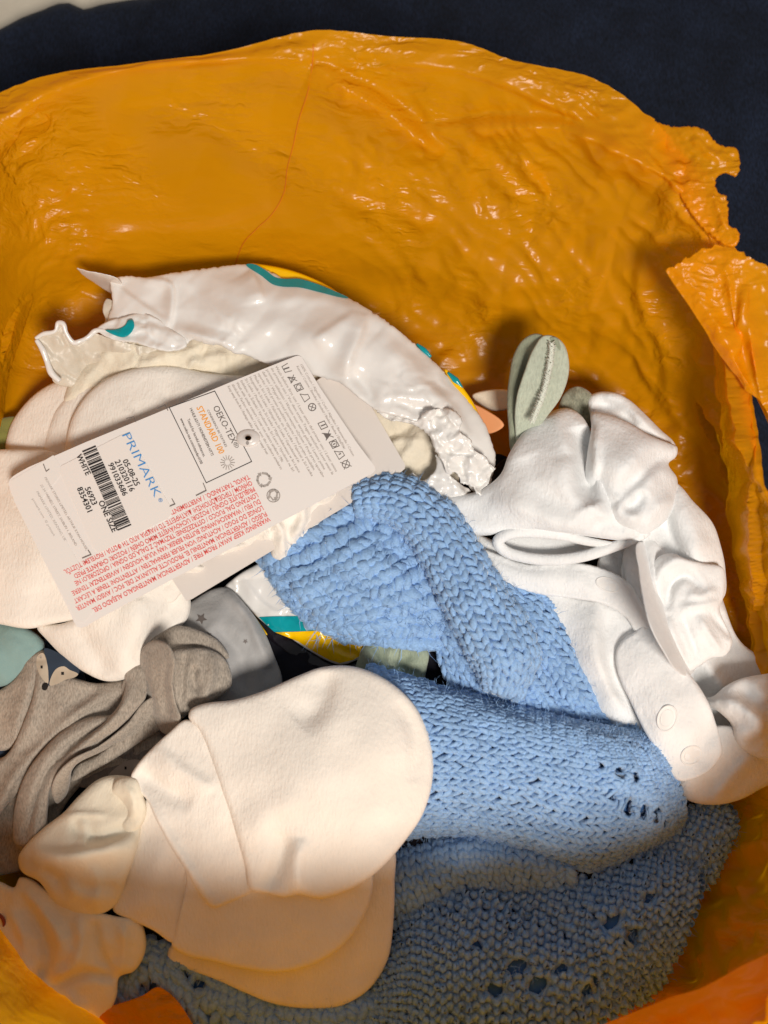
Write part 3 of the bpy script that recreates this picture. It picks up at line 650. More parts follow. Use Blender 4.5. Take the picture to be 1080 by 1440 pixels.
# spike and the torn left flaps
patch('torn_flap', [(108,377),(120,380),(150,386),(166,392),(172,404),(160,414),(148,408),(130,396),(118,388)], H([(108,377,74),(140,390,58),(165,398,52)], [([(108, 378), (135, 388), (165, 395)], 5, 4, 8)], [(1.5, 9, 2, 2)]), M['wrap'], pack, R=2, T=2, skirt=3, step=2.5, rough=0.5)
patch('torn_flap', [(150,420),(160,424),(166,440),(175,455),(168,466),(152,470),(140,468),(148,450),(144,436)], H(34, (), [(2, 14, 2, 6)]), M['wrap_in'], pack, R=2, T=2, skirt=3, step=3)
lf_h = H([(52,478,60),(86,456,66),(90,475,50),(105,484,42),(140,468,46),(175,478,46),(220,490,34),(120,520,10),(80,525,30)], [([(86, 456), (92, 480), (110, 510)], 5, 5, 12), ([(140, 470), (170, 490), (230, 500)], 5, 8, 8)], [(2.5, 24, 3, 6)], lambda x, y: 0.8*crumple(x, y, 24, 19, 0.4, 1.8, 0.7))
LFO = [(50,475),(58,468),(72,466),(80,462),(82,452),(89,453),(92,464),(100,476),(106,484),(122,476),(132,468),(150,474),(172,480),(200,486),(245,492),(240,520),(180,545),(100,545),(76,538),(70,522),(62,505),(58,488)]
patch('lining', LFO, lf_h, M['wrap_in'], pack, R=2, T=2, skirt=4, step=3, rough=0.8)
tube('torn_edge', [(50,476,62),(60,470,64),(78,465,66),(82,454,70),(88,455,70),(93,468,64),(104,482,54),(112,480,54),(124,474,52),(135,465,54),(150,466,54),(165,474,54),(176,480,54)], [2.5, 3.5, 2.5, 4, 3, 4, 3, 4, 3, 3, 3], M['wrap'], pack, step=2)
tube('torn_edge', [(51,478,62),(60,492,56),(66,508,48),(72,524,42),(84,536,36)], [3, 4.5, 4, 5, 4], M['wrap'], pack, step=2)
patch('torn_flap', [(136,463),(150,452),(172,446),(200,440),(222,448),(240,462),(262,478),(262,487),(238,494),(215,490),(190,482),(160,478)], H([(140,466,52),(200,445,56),(250,480,60),(200,480,58)], [([(150,470),(200,462),(250,478)], 4, 8, 6)], [(1.5, 16, 2, 6)], lambda x, y: 0.8*crumple(x, y, 20, 29, 0.2, 1.8, 0.7)), M['wrap'], pack, R=3, T=3, skirt=5, step=3, rough=0.6)
tdec = H([(140,466,56.5),(200,445,60.5),(250,480,64.5),(200,480,62.5)], (), [(1.5, 16, 2, 6)])
patch('teal_stripe', [(148,464),(162,463),(176,457),(180,450),(186,449),(189,458),(184,468),(174,474),(160,471)], lambda x, y, d: tdec(x, y)+3, M['wteal'], pack, R=1, T=0.6, skirt=4, step=2.5)
# lower end of the pack, showing under the tag
wh = H([(318,828,-22),(350,800,-12),(400,790,-16),(440,850,-16),(360,865,-28),(450,880,-14),(520,900,-26),(470,932,-34),(560,900,-20)], [([(395, 850), (440, 868), (458, 905), (470, 930)], 4, 3, 8), ([(480, 890), (505, 895), (520, 905)], 4, 4, 6), ([(340, 812), (370, 850), (400, 868)], 4, 4, 10)], [(1.0, 20, 2, 3)], lambda x, y: 0.5*crumple(x, y, 34, 39, 0.5, 1.5, 0.7))
WO = [(314,829),(330,812),(352,798),(400,780),(440,800),(500,860),(520,893),(519,908),(512,922),(498,930),(478,935),(462,930),(440,918),(418,904),(398,890),(382,884),(362,868),(340,848)]
patch('wrapper_end', WO, wh, M['wrap'], pack, R=6, T=5, skirt=30, step=3.2)
wh2 = lambda x, y, d=None: wh(x, y)+5*np.sqrt(np.clip(1-(1-np.clip(polydist(x, y, catmull(WO+[WO[0]], 5))[0]/6, 0, 1))**2, 0, 1))
v, f = patch_geo([(364,868),(380,867),(452,866),(453,878),(455,886),(420,888),(386,889),(376,880)], wh2, step=3, R=0, T=0, skirt=0, smooth=False); v[:, 2] += 0.9*S
mesh_obj('teal_stripe', v, f, M['wteal'], pack)
v, f = patch_geo([(387,889.3),(420,888.4),(455,886.4),(453,878),(456,870),(470,872),(495,880),(517,892),(517,907),(510,920),(497,928),(478,932.5),(463,928),(441,916),(419,902)], wh2, step=3, R=0, T=0, skirt=0, smooth=False); v[:, 2] += 0.9*S
mesh_obj('yellow_stripe', v, f, M['wyel'], pack)
patch('black_base', [(345,858),(362,866),(398,888),(440,915),(468,932),(500,930),(524,905),(528,912),(515,935),(490,948),(455,945),(420,930),(385,905),(355,875)], H(-40, (), [(1, 14, 2, 3)]), M['wblack'], pack, R=5, T=5, skirt=20, step=3)
patch('yellow_stripe', [(345,862),(352,862),(368,880),(376,893),(368,890),(352,872)], H(-26), M['wyel'], pack, R=1, T=1, skirt=4, step=3)
# what the pack holds
nh = H([(60,540,-6),(150,520,10),(250,500,26),(330,500,24),(150,600,0),(300,560,10),(560,600,10),(600,640,4),(600,700,-20),(450,600,20)],
  [([(120,560),(150,500),(190,480)], 8, 8, 14), ([(180,520),(240,500),(300,520)], 6, 5, 12), ([(230,540),(280,505),(340,500)], 6, 5, 10), ([(560,650),(590,610),(604,600)], 5, 5, 10), ([(575,680),(600,655),(618,650)], 5, 4, 10)],
  [(5, 40, 3, 7), (1.5, 12, 3, 9)], lambda x, y: 1.0*crumple(x, y, 40, 49, -0.6, 2.2, 0.6))
tag(patch('nappy', [(90,560),(110,520),(150,485),(200,470),(280,470),(340,480),(480,520),(560,570),(610,590),(640,640),(640,700),(560,720),(400,700),(150,660)], nh, M['nappy'], R=10, T=8, skirt=30, step=4),
    'folded beige nappy seen through the torn opening of the white pack', 'nappy')
tag(patch('card_packet', [(640,560),(662,566),(690,580),(706,592),(709,598),(700,606),(684,610),(660,600)], H([(640,560,-6),(706,594,14),(690,610,0)]), M['peach'], R=3, T=3, skirt=18, step=3),
    'peach cardboard corner behind the right end of the white nappy pack', 'packet')
tag(patch('small_label', [(664,556),(690,548),(720,552),(716,574),(690,576)], H(-34), M['nappy'], R=3, T=3, skirt=10, step=3), 'pale label scrap in the shade behind the peach cardboard corner', 'label')
RK = 1.55
# ================================================================ mittens
def dome(pts, A, w): return lambda x, y: A*np.exp(-polydist(x, y, pts)[0]**2/w**2)
MG = 'newborn scratch mittens in the bag'
def mitten(label, palm, hp, cuff=None, hc=None, ks=None, mat='mitten', group=MG, T=6, R=7, **k):
    c = np.mean(np.array(palm)[:, :2], 0)
    r = empty('baby_mitten', c[0], c[1], 0, label, 'mitten', group)
    patch('palm', palm, hp, M[mat], r, R=R, T=T, skirt=16, step=4.5, **k)
    if cuff: patch('cuff', cuff, hc, M[mat], r, R=5, T=5, skirt=12, step=4.2)
    return r
# stack at the bottom
m3 = [(240,1330),(236,1348),(262,1362),(300,1376),(345,1396),(380,1410),(430,1418),(480,1414),(520,1390),(545,1350),(553,1300),(555,1240),(553,1195),(520,1200),(430,1260),(320,1300)]
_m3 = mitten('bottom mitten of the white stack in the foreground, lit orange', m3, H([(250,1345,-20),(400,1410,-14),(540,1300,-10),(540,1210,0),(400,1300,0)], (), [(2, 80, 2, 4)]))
m2 = [(248,1190),(262,1230),(256,1270),(246,1310),(242,1330),(258,1342),(300,1352),(350,1364),(395,1367),(440,1356),(480,1332),(508,1296),(523,1256),(524,1225),(515,1200),(450,1160),(330,1150)]
c2 = [(213,1120),(200,1130),(196,1160),(188,1200),(174,1240),(159,1280),(185,1294),(215,1308),(246,1326),(254,1300),(262,1260),(272,1210),(268,1170),(250,1130)]
mitten('middle mitten of the white foreground stack, cuff pointing left', m2, H([(250,1320,16),(400,1360,18),(515,1260,22),(400,1240,32),(280,1220,28)], [([(262,1220),(256,1270),(248,1315)], 3, 2.5, 10)], [(2, 80, 2, 5)]),
   c2, H([(160,1282,6),(245,1320,14),(210,1130,22),(260,1180,24)], [([(230,1180),(215,1240),(200,1290)], 3, 14, 20)], [(1.5, 50, 2, 8)]))
c1 = [(262,1012),(238,1030),(212,1054),(191,1078),(184,1092),(190,1108),(206,1124),(218,1150),(238,1188),(262,1226),(284,1262),(299,1276),(320,1270),(352,1256),(380,1240),(340,1150),(300,1050),(280,1020)]
m1 = [(265,1008),(268,998),(285,990),(330,984),(375,970),(420,950),(450,939),(485,936),(515,942),(550,960),(580,988),(600,1024),(609,1066),(606,1110),(592,1150),(570,1182),(545,1212),(515,1238),(480,1256),(450,1264),(420,1258),(400,1262),(375,1256),(352,1252),(345,1220),(334,1180),(322,1140),(308,1100),(295,1060),(280,1026)]
mitten('top mitten of the white foreground stack with a domed round tip', m1,
   H([(270,1000,48),(450,945,52),(600,1060,48),(560,1190,46),(420,1255,46),(340,1200,48),(440,1090,74),(520,1040,72),(380,1040,60),(480,1180,58)],
     [([(460,945),(450,990),(420,1020)], -7, 16, 26), ([(560,985),(585,1040),(580,1100)], -4, 12, 12), ([(375,1255),(395,1205),(400,1170)], -7, 12, 12), ([(420,1256),(418,1215),(425,1180)], 6, 12, 10), ([(345,1190),(380,1140),(430,1120)], 4, 24, 20)], [(2.5, 90, 2, 6)]),
   c1, H([(190,1080,34),(265,1015,42),(300,1270,32),(370,1240,36),(280,1130,46)], [([(196,1080),(230,1110),(270,1130)], -6, 10, 16), ([(220,1050),(250,1080),(300,1110)], 4, 10, 14), ([(200,1110),(240,1180),(296,1266)], 3, 5, 8)], [(1.5, 40, 2, 9)]), R=9, T=9)
def crease_seam(pts, hf, T, par):
    c = catmull(pts, 3); q = hf(c[:, 0], c[:, 1], np.zeros(len(c))+99)+T; A = Acc()
    for i in range(0, len(c)-1):
        a = P(*c[i], q[i]+0.3); b = P(*(c[i]*0.35+c[i+1]*0.65), q[i]+0.5); v, f = tube_geo(np.array([a, (a+b)/2+np.array([0, 0, .3*S]), b]), 0.45*S, 4); A.add(v, f)
    A.build('crease_seam', M['mitten'], par)
crease_seam([(262,1222),(258,1250),(253,1282),(247,1316)], H([(250,1320,16),(400,1360,18),(515,1260,22),(400,1240,32),(280,1220,28)]), 5.0, [o for o in COL.objects if o.name == 'baby_mitten.001'][0])
# stack at the top left, fastened to the tags
mitten('rearmost pale mitten behind the top left corner of the tag', [(10,640),(13,602),(33,570),(60,546),(95,531),(133,527),(150,535),(150,560),(120,600),(100,650)], H([(20,620,-14),(130,535,-2),(90,600,-4)]), R=10, T=9)
mitten('middle pale mitten of the three peeping over the tag', [(60,650),(66,603),(80,573),(105,550),(137,535),(165,528),(180,535),(180,560),(150,610),(120,660)], H([(70,630,-2),(150,545,12),(120,600,8)]), R=10, T=9)
mitten('large white mitten lying highest above the upper edge of the tag', [(90,660),(92,625),(100,590),(118,560),(145,536),(175,522),(212,515),(250,516),(290,524),(330,528),(380,530),(430,560),(380,640),(250,700),(150,720),(95,700)],
   H([(92,640,16),(120,560,26),(200,525,34),(330,535,26),(200,620,34),(350,620,30)], [([(240,560),(300,540),(360,530)], 4, 20, 14)], [(2, 60, 2, 2)]), R=12, T=10)
mitten('white mitten spreading left of the tag to the photo edge', [(-60,640),(0,632),(40,632),(70,634),(100,650),(130,720),(160,800),(170,850),(120,868),(70,878),(40,884),(0,878),(-50,870),(-90,760)],
   H([(-50,650,10),(50,640,18),(-60,860,10),(60,870,16),(60,760,34),(150,760,32)], [([(0,700),(40,750),(60,830)], 3, 30, 30)], [(3, 90, 2, 3)]), R=10, T=9)
m5 = [(52,882),(90,876),(140,850),(200,800),(300,740),(420,690),(500,665),(498,690),(488,740),(440,780),(392,786),(340,770),(262,830),(268,850),(262,874),(238,896),(215,915),(198,938),(176,955),(150,958),(120,946),(92,926),(66,900)]
r5 = mitten('white mitten hanging below the lower left corner of the tag', [(52,882),(90,876),(140,850),(190,815),(240,800),(262,818),(266,832),(268,852),(262,872),(238,894),(215,913),(198,938),(178,954),(150,958),(120,946),(92,926),(66,900)],
   H([(52,884,0),(150,955,-4),(262,860,0),(150,880,26),(220,850,26)], [([(200,840),(190,880),(160,945)], 6, 16, 24), ([(250,830),(225,880),(190,930)], -5, 14, 12), ([(110,880),(130,910),(150,950)], -4, 14, 14)], [(2.5, 50, 2, 4)]), R=10, T=9)
# gathered cotton between the two cards
patch('wrist_gather', [(215,838),(232,812),(255,790),(290,770),(340,740),(400,712),(450,690),(500,655),(512,668),(500,690),(480,700),(462,722),(444,742),(420,772),(398,788),(384,784),(376,762),(352,768),(330,778),(300,790),(275,812),(262,826),(240,848)],
   H([(220,830,26),(300,775,32),(400,770,22),(490,680,30),(380,740,38)], [([(262,790),(290,800),(300,790)], 7, 4, 9), ([(300,770),(330,770),(352,765)], 7, 4, 9), ([(330,755),(350,745),(372,745),(378,760)], 8, 4, 10), ([(380,720),(395,745),(400,780)], 9, 5, 12), ([(430,700),(425,735),(408,765)], 8, 6, 10), ([(470,690),(455,700),(440,690)], 7, 6, 8), ([(360,735),(400,725),(440,700)], 5, 5, 9)],
     [(2, 16, 3, 7)], lambda x, y: 0.9*crumple(x, y, 30, 52, -0.5, 1.8, 0.6)), M['mitten'], r5, R=7, T=7, skirt=14, step=3.4)

# ================================================================ white sleepsuit on the right
ws = empty('white_sleepsuit', 850, 820, -30, 'crumpled white cotton sleepsuit with round snaps along its placket', 'sleepsuit')
wk = M['white_knit']
def wp(name, outline, hf, **k):
    d = dict(R=8, T=7, skirt=26, step=4.0); d.update(k); hem = d.pop('hem', 0.0)
    g = lambda x, y, e=None: hf(x, y, e)+1.6*fbm(x, y, 26, 2, len(outline)+int(outline[0][0]), 0.9, 2.6)-hem*np.exp(-((e-8)/1.6)**2)
    return patch(name, outline, g, wk, ws, **d)
# lower back panel, right side, down to the bag
wp('back_panel', [(900,740),(960,760),(1010,830),(1040,900),(1080,930),(1130,960),(1130,1080),(1080,1090),(1000,1040),(930,930)], H([(920,760,-30),(1000,850,-28),(1060,930,-24),(1100,1050,-20),(980,980,-34)], [([(1000,830),(1030,880),(1090,930)], 8, 12, 18), ([(970,880),(990,930),(1030,980)], 7, 10, 16)], [(3, 50, 2, 3)]))
wp('hem', [(935,1060),(950,1040),(1010,1020),(1070,1030),(1120,1040),(1120,1095),(1080,1105),(1040,1125),(1000,1132),(965,1124),(945,1100)], H([(945,1070,-18),(1000,1125,-20),(1090,1080,-10),(1020,1060,2)], [([(1000,1128),(1030,1090),(1060,1060)], 6, 10, 20), ([(960,1110),(980,1080),(985,1050)], 5, 10, 14)], [(2, 40, 2, 9)]))
wp('front_panel', [(580,735),(640,740),(740,780),(850,820),(900,880),(890,960),(905,1010),(930,1060),(918,1062),(880,1042),(850,1010),(828,985),(800,930),(770,875),(720,825),(660,790),(600,765)],
   H([(590,745,-14),(700,790,-10),(760,860,-16),(860,850,-8),(820,960,-24),(900,1040,-24),(860,920,-2)], [([(840,840),(835,890),(850,960),(890,1020)], 16, 12, 30), ([(760,830),(800,890),(830,960)], 5, 30, 14)], [(2, 50, 2, 2)]), R=8, T=7)
# crumples at the right of the heap
wp('back_fold', [(905,745),(920,690),(948,678),(975,705),(1002,735),(1013,765),(1020,800),(1018,840),(1000,850),(990,870),(950,850),(925,820)],
   H([(910,740,20),(948,690,30),(1005,760,18),(1015,840,8),(960,770,34),(930,800,24)], [([(948,690),(975,740),(990,800)], 8, 16, 20), ([(930,712),(945,760),(975,812)], -14, 10, 18)], [(2, 40, 2, 5)]))
wp('back_fold', [(915,800),(925,784),(945,778),(965,786),(990,792),(1016,798),(1018,838),(1012,856),(1020,878),(1030,903),(1020,922),(1000,926),(985,936),(968,944),(950,936),(935,905),(922,870),(914,835)],
   H([(920,810,30),(960,795,44),(1012,810,34),(955,850,34),(1015,870,24),(965,938,14),(1025,905,18),(985,885,34)],
     [([(922,840),(930,802),(952,787),(985,792)], 7, 7, 9), ([(938,858),(946,822),(964,810),(985,826)], -8, 6, 6), ([(956,856),(985,852),(1012,846)], 6, 8, 6), ([(965,835),(985,838),(1008,828)], 5, 6, 6),
      ([(940,868),(950,902),(966,938)], 6, 6, 7), ([(960,866),(974,900),(984,930)], -5, 4, 6), ([(982,864),(998,892),(1016,918)], 6, 5, 7), ([(1000,862),(1014,880),(1028,898)], -5, 4, 5)], [(1.5, 30, 2, 6)]), R=7, T=7)
wp('side_panel', [(878,772),(905,750),(930,770),(948,800),(940,840),(920,860),(925,880),(945,915),(970,945),(958,952),(930,930),(905,895),(888,850),(878,810)],
   H([(885,780,16),(930,780,24),(905,850,22),(940,910,12),(962,948,6)], [([(912,760),(918,800),(922,850),(945,900),(968,944)], 12, 7, 8), ([(890,800),(905,850),(930,910)], -6, 10, 12)], [(1.5, 40, 2, 4)]), R=7, T=6)
wp('back_panel', [(850,770),(900,765),(930,800),(925,880),(880,880),(840,820)], H(-6, (), [(2, 30, 2, 3)]))
# placket, upper length
tz = [(560,733),(600,748),(650,762),(690,775),(740,792),(800,790),(850,800),(885,820),(905,850),(918,885),(905,900),(893,888),(880,868),(850,850),(810,842),(760,836),(720,824),(680,800),(630,780),(590,765)]
p1h = H([(580,748,4),(690,788,6),(760,812,10),(840,824,16),(890,860,18),(908,895,14)], [([(640,775),(720,808),(800,815),(860,830)], 4, 14, 14)], [(1.5, 40, 2, 4)])
wp('snap_band', tz, p1h, R=4, T=4.5, skirt=9, step=3.4, rough=0.5, hem=0.9)
# lower length with the round corner
z2 = [(872,806),(884,778),(898,768),(908,790),(916,850),(940,905),(968,945),(985,968),(998,992),(1006,1015),(1014,1042),(1016,1058),(1002,1080),(980,1094),(955,1098),(937,1080),(920,1052),(903,1022),(888,990),(872,955),(866,930),(868,912),(878,898),(896,886),(906,872),(902,852),(888,832)]
p2h = H([(880,800,10),(900,850,12),(875,915,18),(900,890,20),(960,940,30),(1010,1030,22),(960,1090,14),(900,1010,16),(940,1000,38),(925,930,32)], [([(1000,1085),(985,1060),(1000,1020)], -5, 12, 14), ([(925,880),(960,940),(1002,1010)], 4, 8, 12), ([(893,800),(908,860),(925,900)], -5, 8, 10)], [(2, 50, 2, 6)])
wp('placket', z2, p2h, R=5, T=5, skirt=16, hem=0.9)
wp('side_panel', [(896,764),(912,762),(924,788),(934,828),(947,868),(964,903),(978,928),(977,943),(967,951),(954,946),(932,915),(914,880),(904,840),(898,800)], H([(905,770,34),(930,850,44),(967,945,28)], [([(915,790),(928,850),(955,915)], -6, 6, 8)], [(1, 20, 2, 3)]), R=6, T=6, skirt=18, step=3.4)
def snap(px, py, hf, rx, ry, ang):
    a = np.linspace(0, 2*math.pi, 40, endpoint=False); c, s = math.cos(ang), math.sin(ang)
    def ring(k): x = px+k*(rx*np.cos(a)*c-ry*np.sin(a)*s); y = py+k*(rx*np.cos(a)*s+ry*np.sin(a)*c); return x, y
    x, y = ring(1.0); W_ = P(x, y, hf(x, y)); v, f = tube_geo(W_, 1.4*S, 6, True); A_ = Acc(); A_.add(v, f)
    x, y = ring(0.66); W_ = P(x, y, hf(x, y)-0.2); v, f = tube_geo(W_, 0.8*S, 6, True); A_.add(v, f)
    x, y = ring(1.0); W_ = P(x, y, hf(x, y)+0.5); A_.add(np.vstack([W_, P(px, py, hf(np.array([px]), np.array([py]))+0.8).reshape(1, 3)]), [(i, (i+1) % 40, 40) for i in range(40)])
    return A_.build('snap', M['snap'], ws)
snap(855, 822, lift(p1h, 4.4), 17, 9, 0.35); snap(938, 1010, lift(p2h, 5.0), 13, 18, 0.3)
snap(972, 1062, lift(p2h, 5.0), 15, 12, -0.6)
# rear crest and the two big lobes
wp('shoulder', [(828,575),(826,560),(838,552),(865,552),(885,562),(905,580),(930,605),(948,622),(952,636),(930,650),(880,640),(840,610)], H([(830,565,22),(860,556,30),(945,630,14),(880,600,36)], [([(835,570),(870,572),(895,600)], -10, 8, 14), ([(850,556),(900,590),(945,628)], 6, 6, 9)], [(1.5, 24, 2, 5)]), R=8, T=8)
wp('body', [(585,715),(592,706),(640,696),(668,692),(690,680),(705,665),(715,640),(728,618),(745,598),(765,584),(785,575),(800,574),(815,582),(828,600),(850,680),(880,730),(915,750),(908,758),(880,760),(850,757),(800,750),(750,745),(710,748),(690,752),(650,752),(610,745),(588,732)],
   H([(588,720,10),(650,725,26),(700,680,40),(760,600,40),(800,580,34),(800,650,70),(740,680,66),(850,720,60),(700,745,36),(800,760,44),(900,752,34)],
     [([(826,600),(828,640),(826,680),(835,710)], -26, 12, 20), ([(800,640),(815,690),(850,730),(900,752)], 9, 14, 24), ([(745,640),(760,680),(810,725)], -6, 16, 30), ([(690,700),(760,725),(830,745)], 6, 20, 12), ([(780,580),(790,610),(805,640)], 5, 10, 12), ([(830,740),(860,735),(880,745)], -7, 10, 12)], [(2.5, 60, 2, 3)]), R=12, T=12)
wp('sleeve', [(832,600),(832,580),(845,580),(880,592),(915,612),(940,622),(952,628),(951,642),(940,652),(952,672),(951,700),(942,725),(925,742),(903,752),(880,745),(858,728),(838,700),(824,676),(826,640)],
   H([(835,590,50),(885,600,58),(948,635,42),(950,690,34),(905,748,44),(830,680,44),(880,660,88),(910,700,72),(850,640,74)],
     [([(952,640),(920,650),(890,680),(870,700)], -12, 10, 16), ([(870,705),(880,720),(900,735)], 8, 10, 14), ([(905,690),(890,712),(872,714)], -10, 9, 9), ([(836,600),(838,650),(832,680)], 8, 6, 8), ([(945,700),(920,720),(905,745)], 6, 8, 10)], [(2.5, 50, 2, 7)]), R=13, T=13)
# the rolled oval loop under the body
lp = [(905,753,40),(880,763,38),(850,773,36),(820,782,32),(780,787,28),(735,783,26),(708,773,28),(700,762,34),(712,752,40),(745,748,42),(790,753,42),(830,762,40),(862,766,38)]
tube('rolled_edge', lp, [5, 7, 8, 8, 8, 8, 8, 8, 8, 8, 7, 6, 4], wk, ws, step=3, sides=12)
patch('loop_inside', [(700,765),(720,753),(760,750),(800,756),(850,764),(830,780),(780,786),(740,784),(712,776)], H(10), wk, ws, R=3, T=2, skirt=6, step=4)
# cuff at the right edge
cr = empty('baby_cuff', 1050, 1010, 0, 'crumpled white sleeve end at the right edge against the orange bag', 'sleeve')
patch('sleeve', [(985,985),(1005,978),(1020,965),(1040,955),(1075,948),(1120,945),(1120,1075),(1080,1070),(1050,1058),(1035,1040),(1030,1020),(1010,1000)],
   H([(990,985,4),(1040,960,24),(1100,960,20),(1060,1060,14),(1060,1005,44),(1030,1030,20)], [([(1000,985),(1040,990),(1080,1030)], 9, 9, 18), ([(1040,960),(1060,985),(1100,1000)], -8, 9, 16), ([(1035,1035),(1060,1030),(1090,1050)], 7, 10, 12)], [(3, 28, 2, 7)]), wk, cr, R=10, T=10, skirt=22, step=4)

# ================================================================ sage strap and scraps
st = empty('sage_strap', 750, 600, -20, 'sage green fabric loop standing up behind the white sleepsuit', 'strap')
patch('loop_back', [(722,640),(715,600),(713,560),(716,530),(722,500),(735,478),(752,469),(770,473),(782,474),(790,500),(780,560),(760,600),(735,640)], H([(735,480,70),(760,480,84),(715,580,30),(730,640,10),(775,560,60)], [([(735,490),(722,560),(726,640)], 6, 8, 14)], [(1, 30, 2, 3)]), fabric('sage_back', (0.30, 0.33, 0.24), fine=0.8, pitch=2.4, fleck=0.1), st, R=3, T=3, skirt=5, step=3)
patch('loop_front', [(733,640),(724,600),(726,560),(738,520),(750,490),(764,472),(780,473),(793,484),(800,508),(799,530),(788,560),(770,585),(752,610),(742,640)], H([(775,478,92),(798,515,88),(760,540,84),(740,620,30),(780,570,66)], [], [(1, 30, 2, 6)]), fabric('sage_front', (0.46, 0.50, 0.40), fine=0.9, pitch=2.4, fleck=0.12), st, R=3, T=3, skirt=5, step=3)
ac = Acc(); rr = random.Random(4); stl = catmull([(776,480,96),(774,505,95),(769,530,92),(762,555,86),(748,590,70)], 2.2)
for i, q in enumerate(stl):
    for s in (-1, 1):
        a = P(q[0]+s*5+rr.uniform(-1, 1), q[1]+rr.uniform(-1, 1), q[2]+3); b = P(q[0]+rr.uniform(-2, 2), q[1]+3.5, q[2]+5); c = P(q[0]-s*3, q[1]+6, q[2]+3)
        v, f = tube_geo(np.array([a, b, c]), 0.75*S, 5); ac.add(v, f)
ac.build('stitching', fabric('sage_thread', (0.72, 0.75, 0.66), fine=0.2), st)
tag(patch('sage_cloth', [(500,950),(508,915),(520,898),(545,900),(575,905),(602,915),(600,940),(590,970),(520,975)], H([(510,920,-24),(560,910,-14),(600,930,-20),(560,960,-24)], [([(515,905),(535,935),(565,955)], 8, 5, 12), ([(580,910),(565,935),(585,955)], -7, 9, 6), ([(555,905),(548,930),(570,950)], 5, 6, 8)], [(2, 20, 3, 3)]), M['sage'], R=6, T=5, skirt=18, step=3.5),
    'sage green cloth in the gap between yellow wrapper and blue knitting', 'cloth')
tag(patch('striped_cloth', [(788,600),(786,570),(796,550),(812,543),(828,550),(838,566),(832,600),(810,620)], H([(790,590,6),(812,548,24),(832,570,18)], [([(800,560),(815,570),(825,590)], -7, 5, 9), ([(812,548),(806,575),(800,600)], 5, 4, 7)], [(2, 12, 3, 3)]), fabric('olive_grey', (0.27, 0.27, 0.20), fine=0.9, fleck=0.25), R=6, T=6, skirt=18, step=3.2),
    'grey green cloth peeping up between strap and white sleepsuit', 'cloth')
tag(patch('olive_cloth', [(-30,595),(0,588),(25,586),(40,598),(38,625),(20,640),(-30,640)], H(-24, (), [(3, 24, 2, 3)]), fabric('olive', (0.22, 0.22, 0.06)), R=7, T=6, skirt=20), 'olive green cloth at the left edge above the white mitten', 'cloth')
tag(patch('teal_cloth', [(-40,875),(0,872),(30,880),(50,890),(62,905),(56,925),(40,945),(26,960),(10,965),(-40,960)], H([(0,880,-14),(40,900,-12),(20,955,-26),(0,920,-6)], (), [(3, 30, 2, 3)]), M['teal'], R=12, T=11, skirt=24), 'smooth teal cloth at the left edge under the white mitten', 'cloth')
tag(patch('denim_cloth', [(-40,940),(10,950),(35,948),(60,930),(60,900),(85,905),(120,960),(60,1010),(20,1060),(-40,1070)], H(-34, (), [(4, 30, 2, 3)]), fabric('dark_blue', (0.025, 0.04, 0.07), fleck=0.2), R=8, T=7, skirt=24), 'dark blue cloth below the teal cloth at the left edge', 'cloth')

# ================================================================ grey star cloth and grey marl sleepsuit
sh_ = H([(260,860,-20),(300,835,-12),(330,830,-14),(395,930,-30),(390,975,-30),(300,960,-10),(320,890,0)], [([(318,830),(350,870),(380,940)], 6, 6, 9), ([(300,880),(335,920),(350,980)], -6, 14, 14), ([(280,850),(300,900),(310,960)], 4, 18, 14)], [(2.5, 36, 2, 3)])
sg = empty('star_cloth', 320, 900, -20, 'smooth grey cloth with small dark stars beside the dark gap', 'cloth')
patch('cloth', [(250,860),(270,845),(300,828),(318,826),(345,850),(370,885),(385,920),(397,958),(390,985),(320,1000),(270,970)], sh_, M['satin'], sg, R=6, T=5, skirt=20)
def star(cx, cy, r, rot, hf, mat, par, name='star', n=5):
    o = []
    for i in range(2*n):
        a = rot+i*math.pi/n; q = r*(1 if i % 2 == 0 else 0.45); o.append((cx+q*math.cos(a), cy+q*math.sin(a)))
    return decal(name, o, hf, mat, par, eps=5.7, step=2.5)
star(283, 870, 8.5, 0.2, sh_, M['dgrey'], sg); star(293, 893, 5, 0.8, sh_, M['dgrey'], sg); star(345, 902, 4, 0.3, sh_, M['dgrey'], sg)
gs = empty('grey_sleepsuit', 130, 1010, -30, 'grey marl baby top with cream fox faces, twisted at the left', 'baby top')
def gp(name, outline, hf, **k):
    d = dict(R=9, T=8, skirt=24, step=3.8); d.update(k); return patch(name, outline, hf, M['grey'], gs, **d)
gp('sleeve_behind', [(-30,985),(0,970),(20,955),(45,920),(62,915),(60,960),(45,1000),(30,1040),(10,1055),(-30,1050)], H([(0,975,-20),(50,930,-12),(40,1000,-14),(10,1050,-26)], [([(50,930),(35,980),(15,1040)], 6, 8, 12)], [(2, 24, 2, 3)]))
fh = H([(60,900,-14),(100,960,-6),(200,950,-16),(40,1060,-14),(150,1010,-20),(0,1120,-14),(100,1020,-2)], [([(60,930),(50,990),(30,1050)], 6, 9, 14), ([(200,965),(140,985),(90,1015),(40,1070),(0,1130)], 6, 5, 12), ([(150,960),(110,990),(70,1030),(30,1060)], -4, 6, 10), ([(30,1075),(10,1110),(-10,1160)], 5, 6, 9)], [(2, 30, 2, 5)])
gp('front', [(52,930),(62,915),(80,940),(130,960),(200,960),(205,1000),(170,1040),(100,1070),(20,1120),(-40,1200),(-40,1090),(10,1060),(35,1010),(48,970)], fh)
gp('back', [(-40,1080),(30,1050),(150,1000),(245,1010),(240,1040),(180,1075),(120,1100),(90,1135),(70,1180),(60,1215),(30,1225),(-40,1230)], H(-36, (), [(4,30,2,3)]))
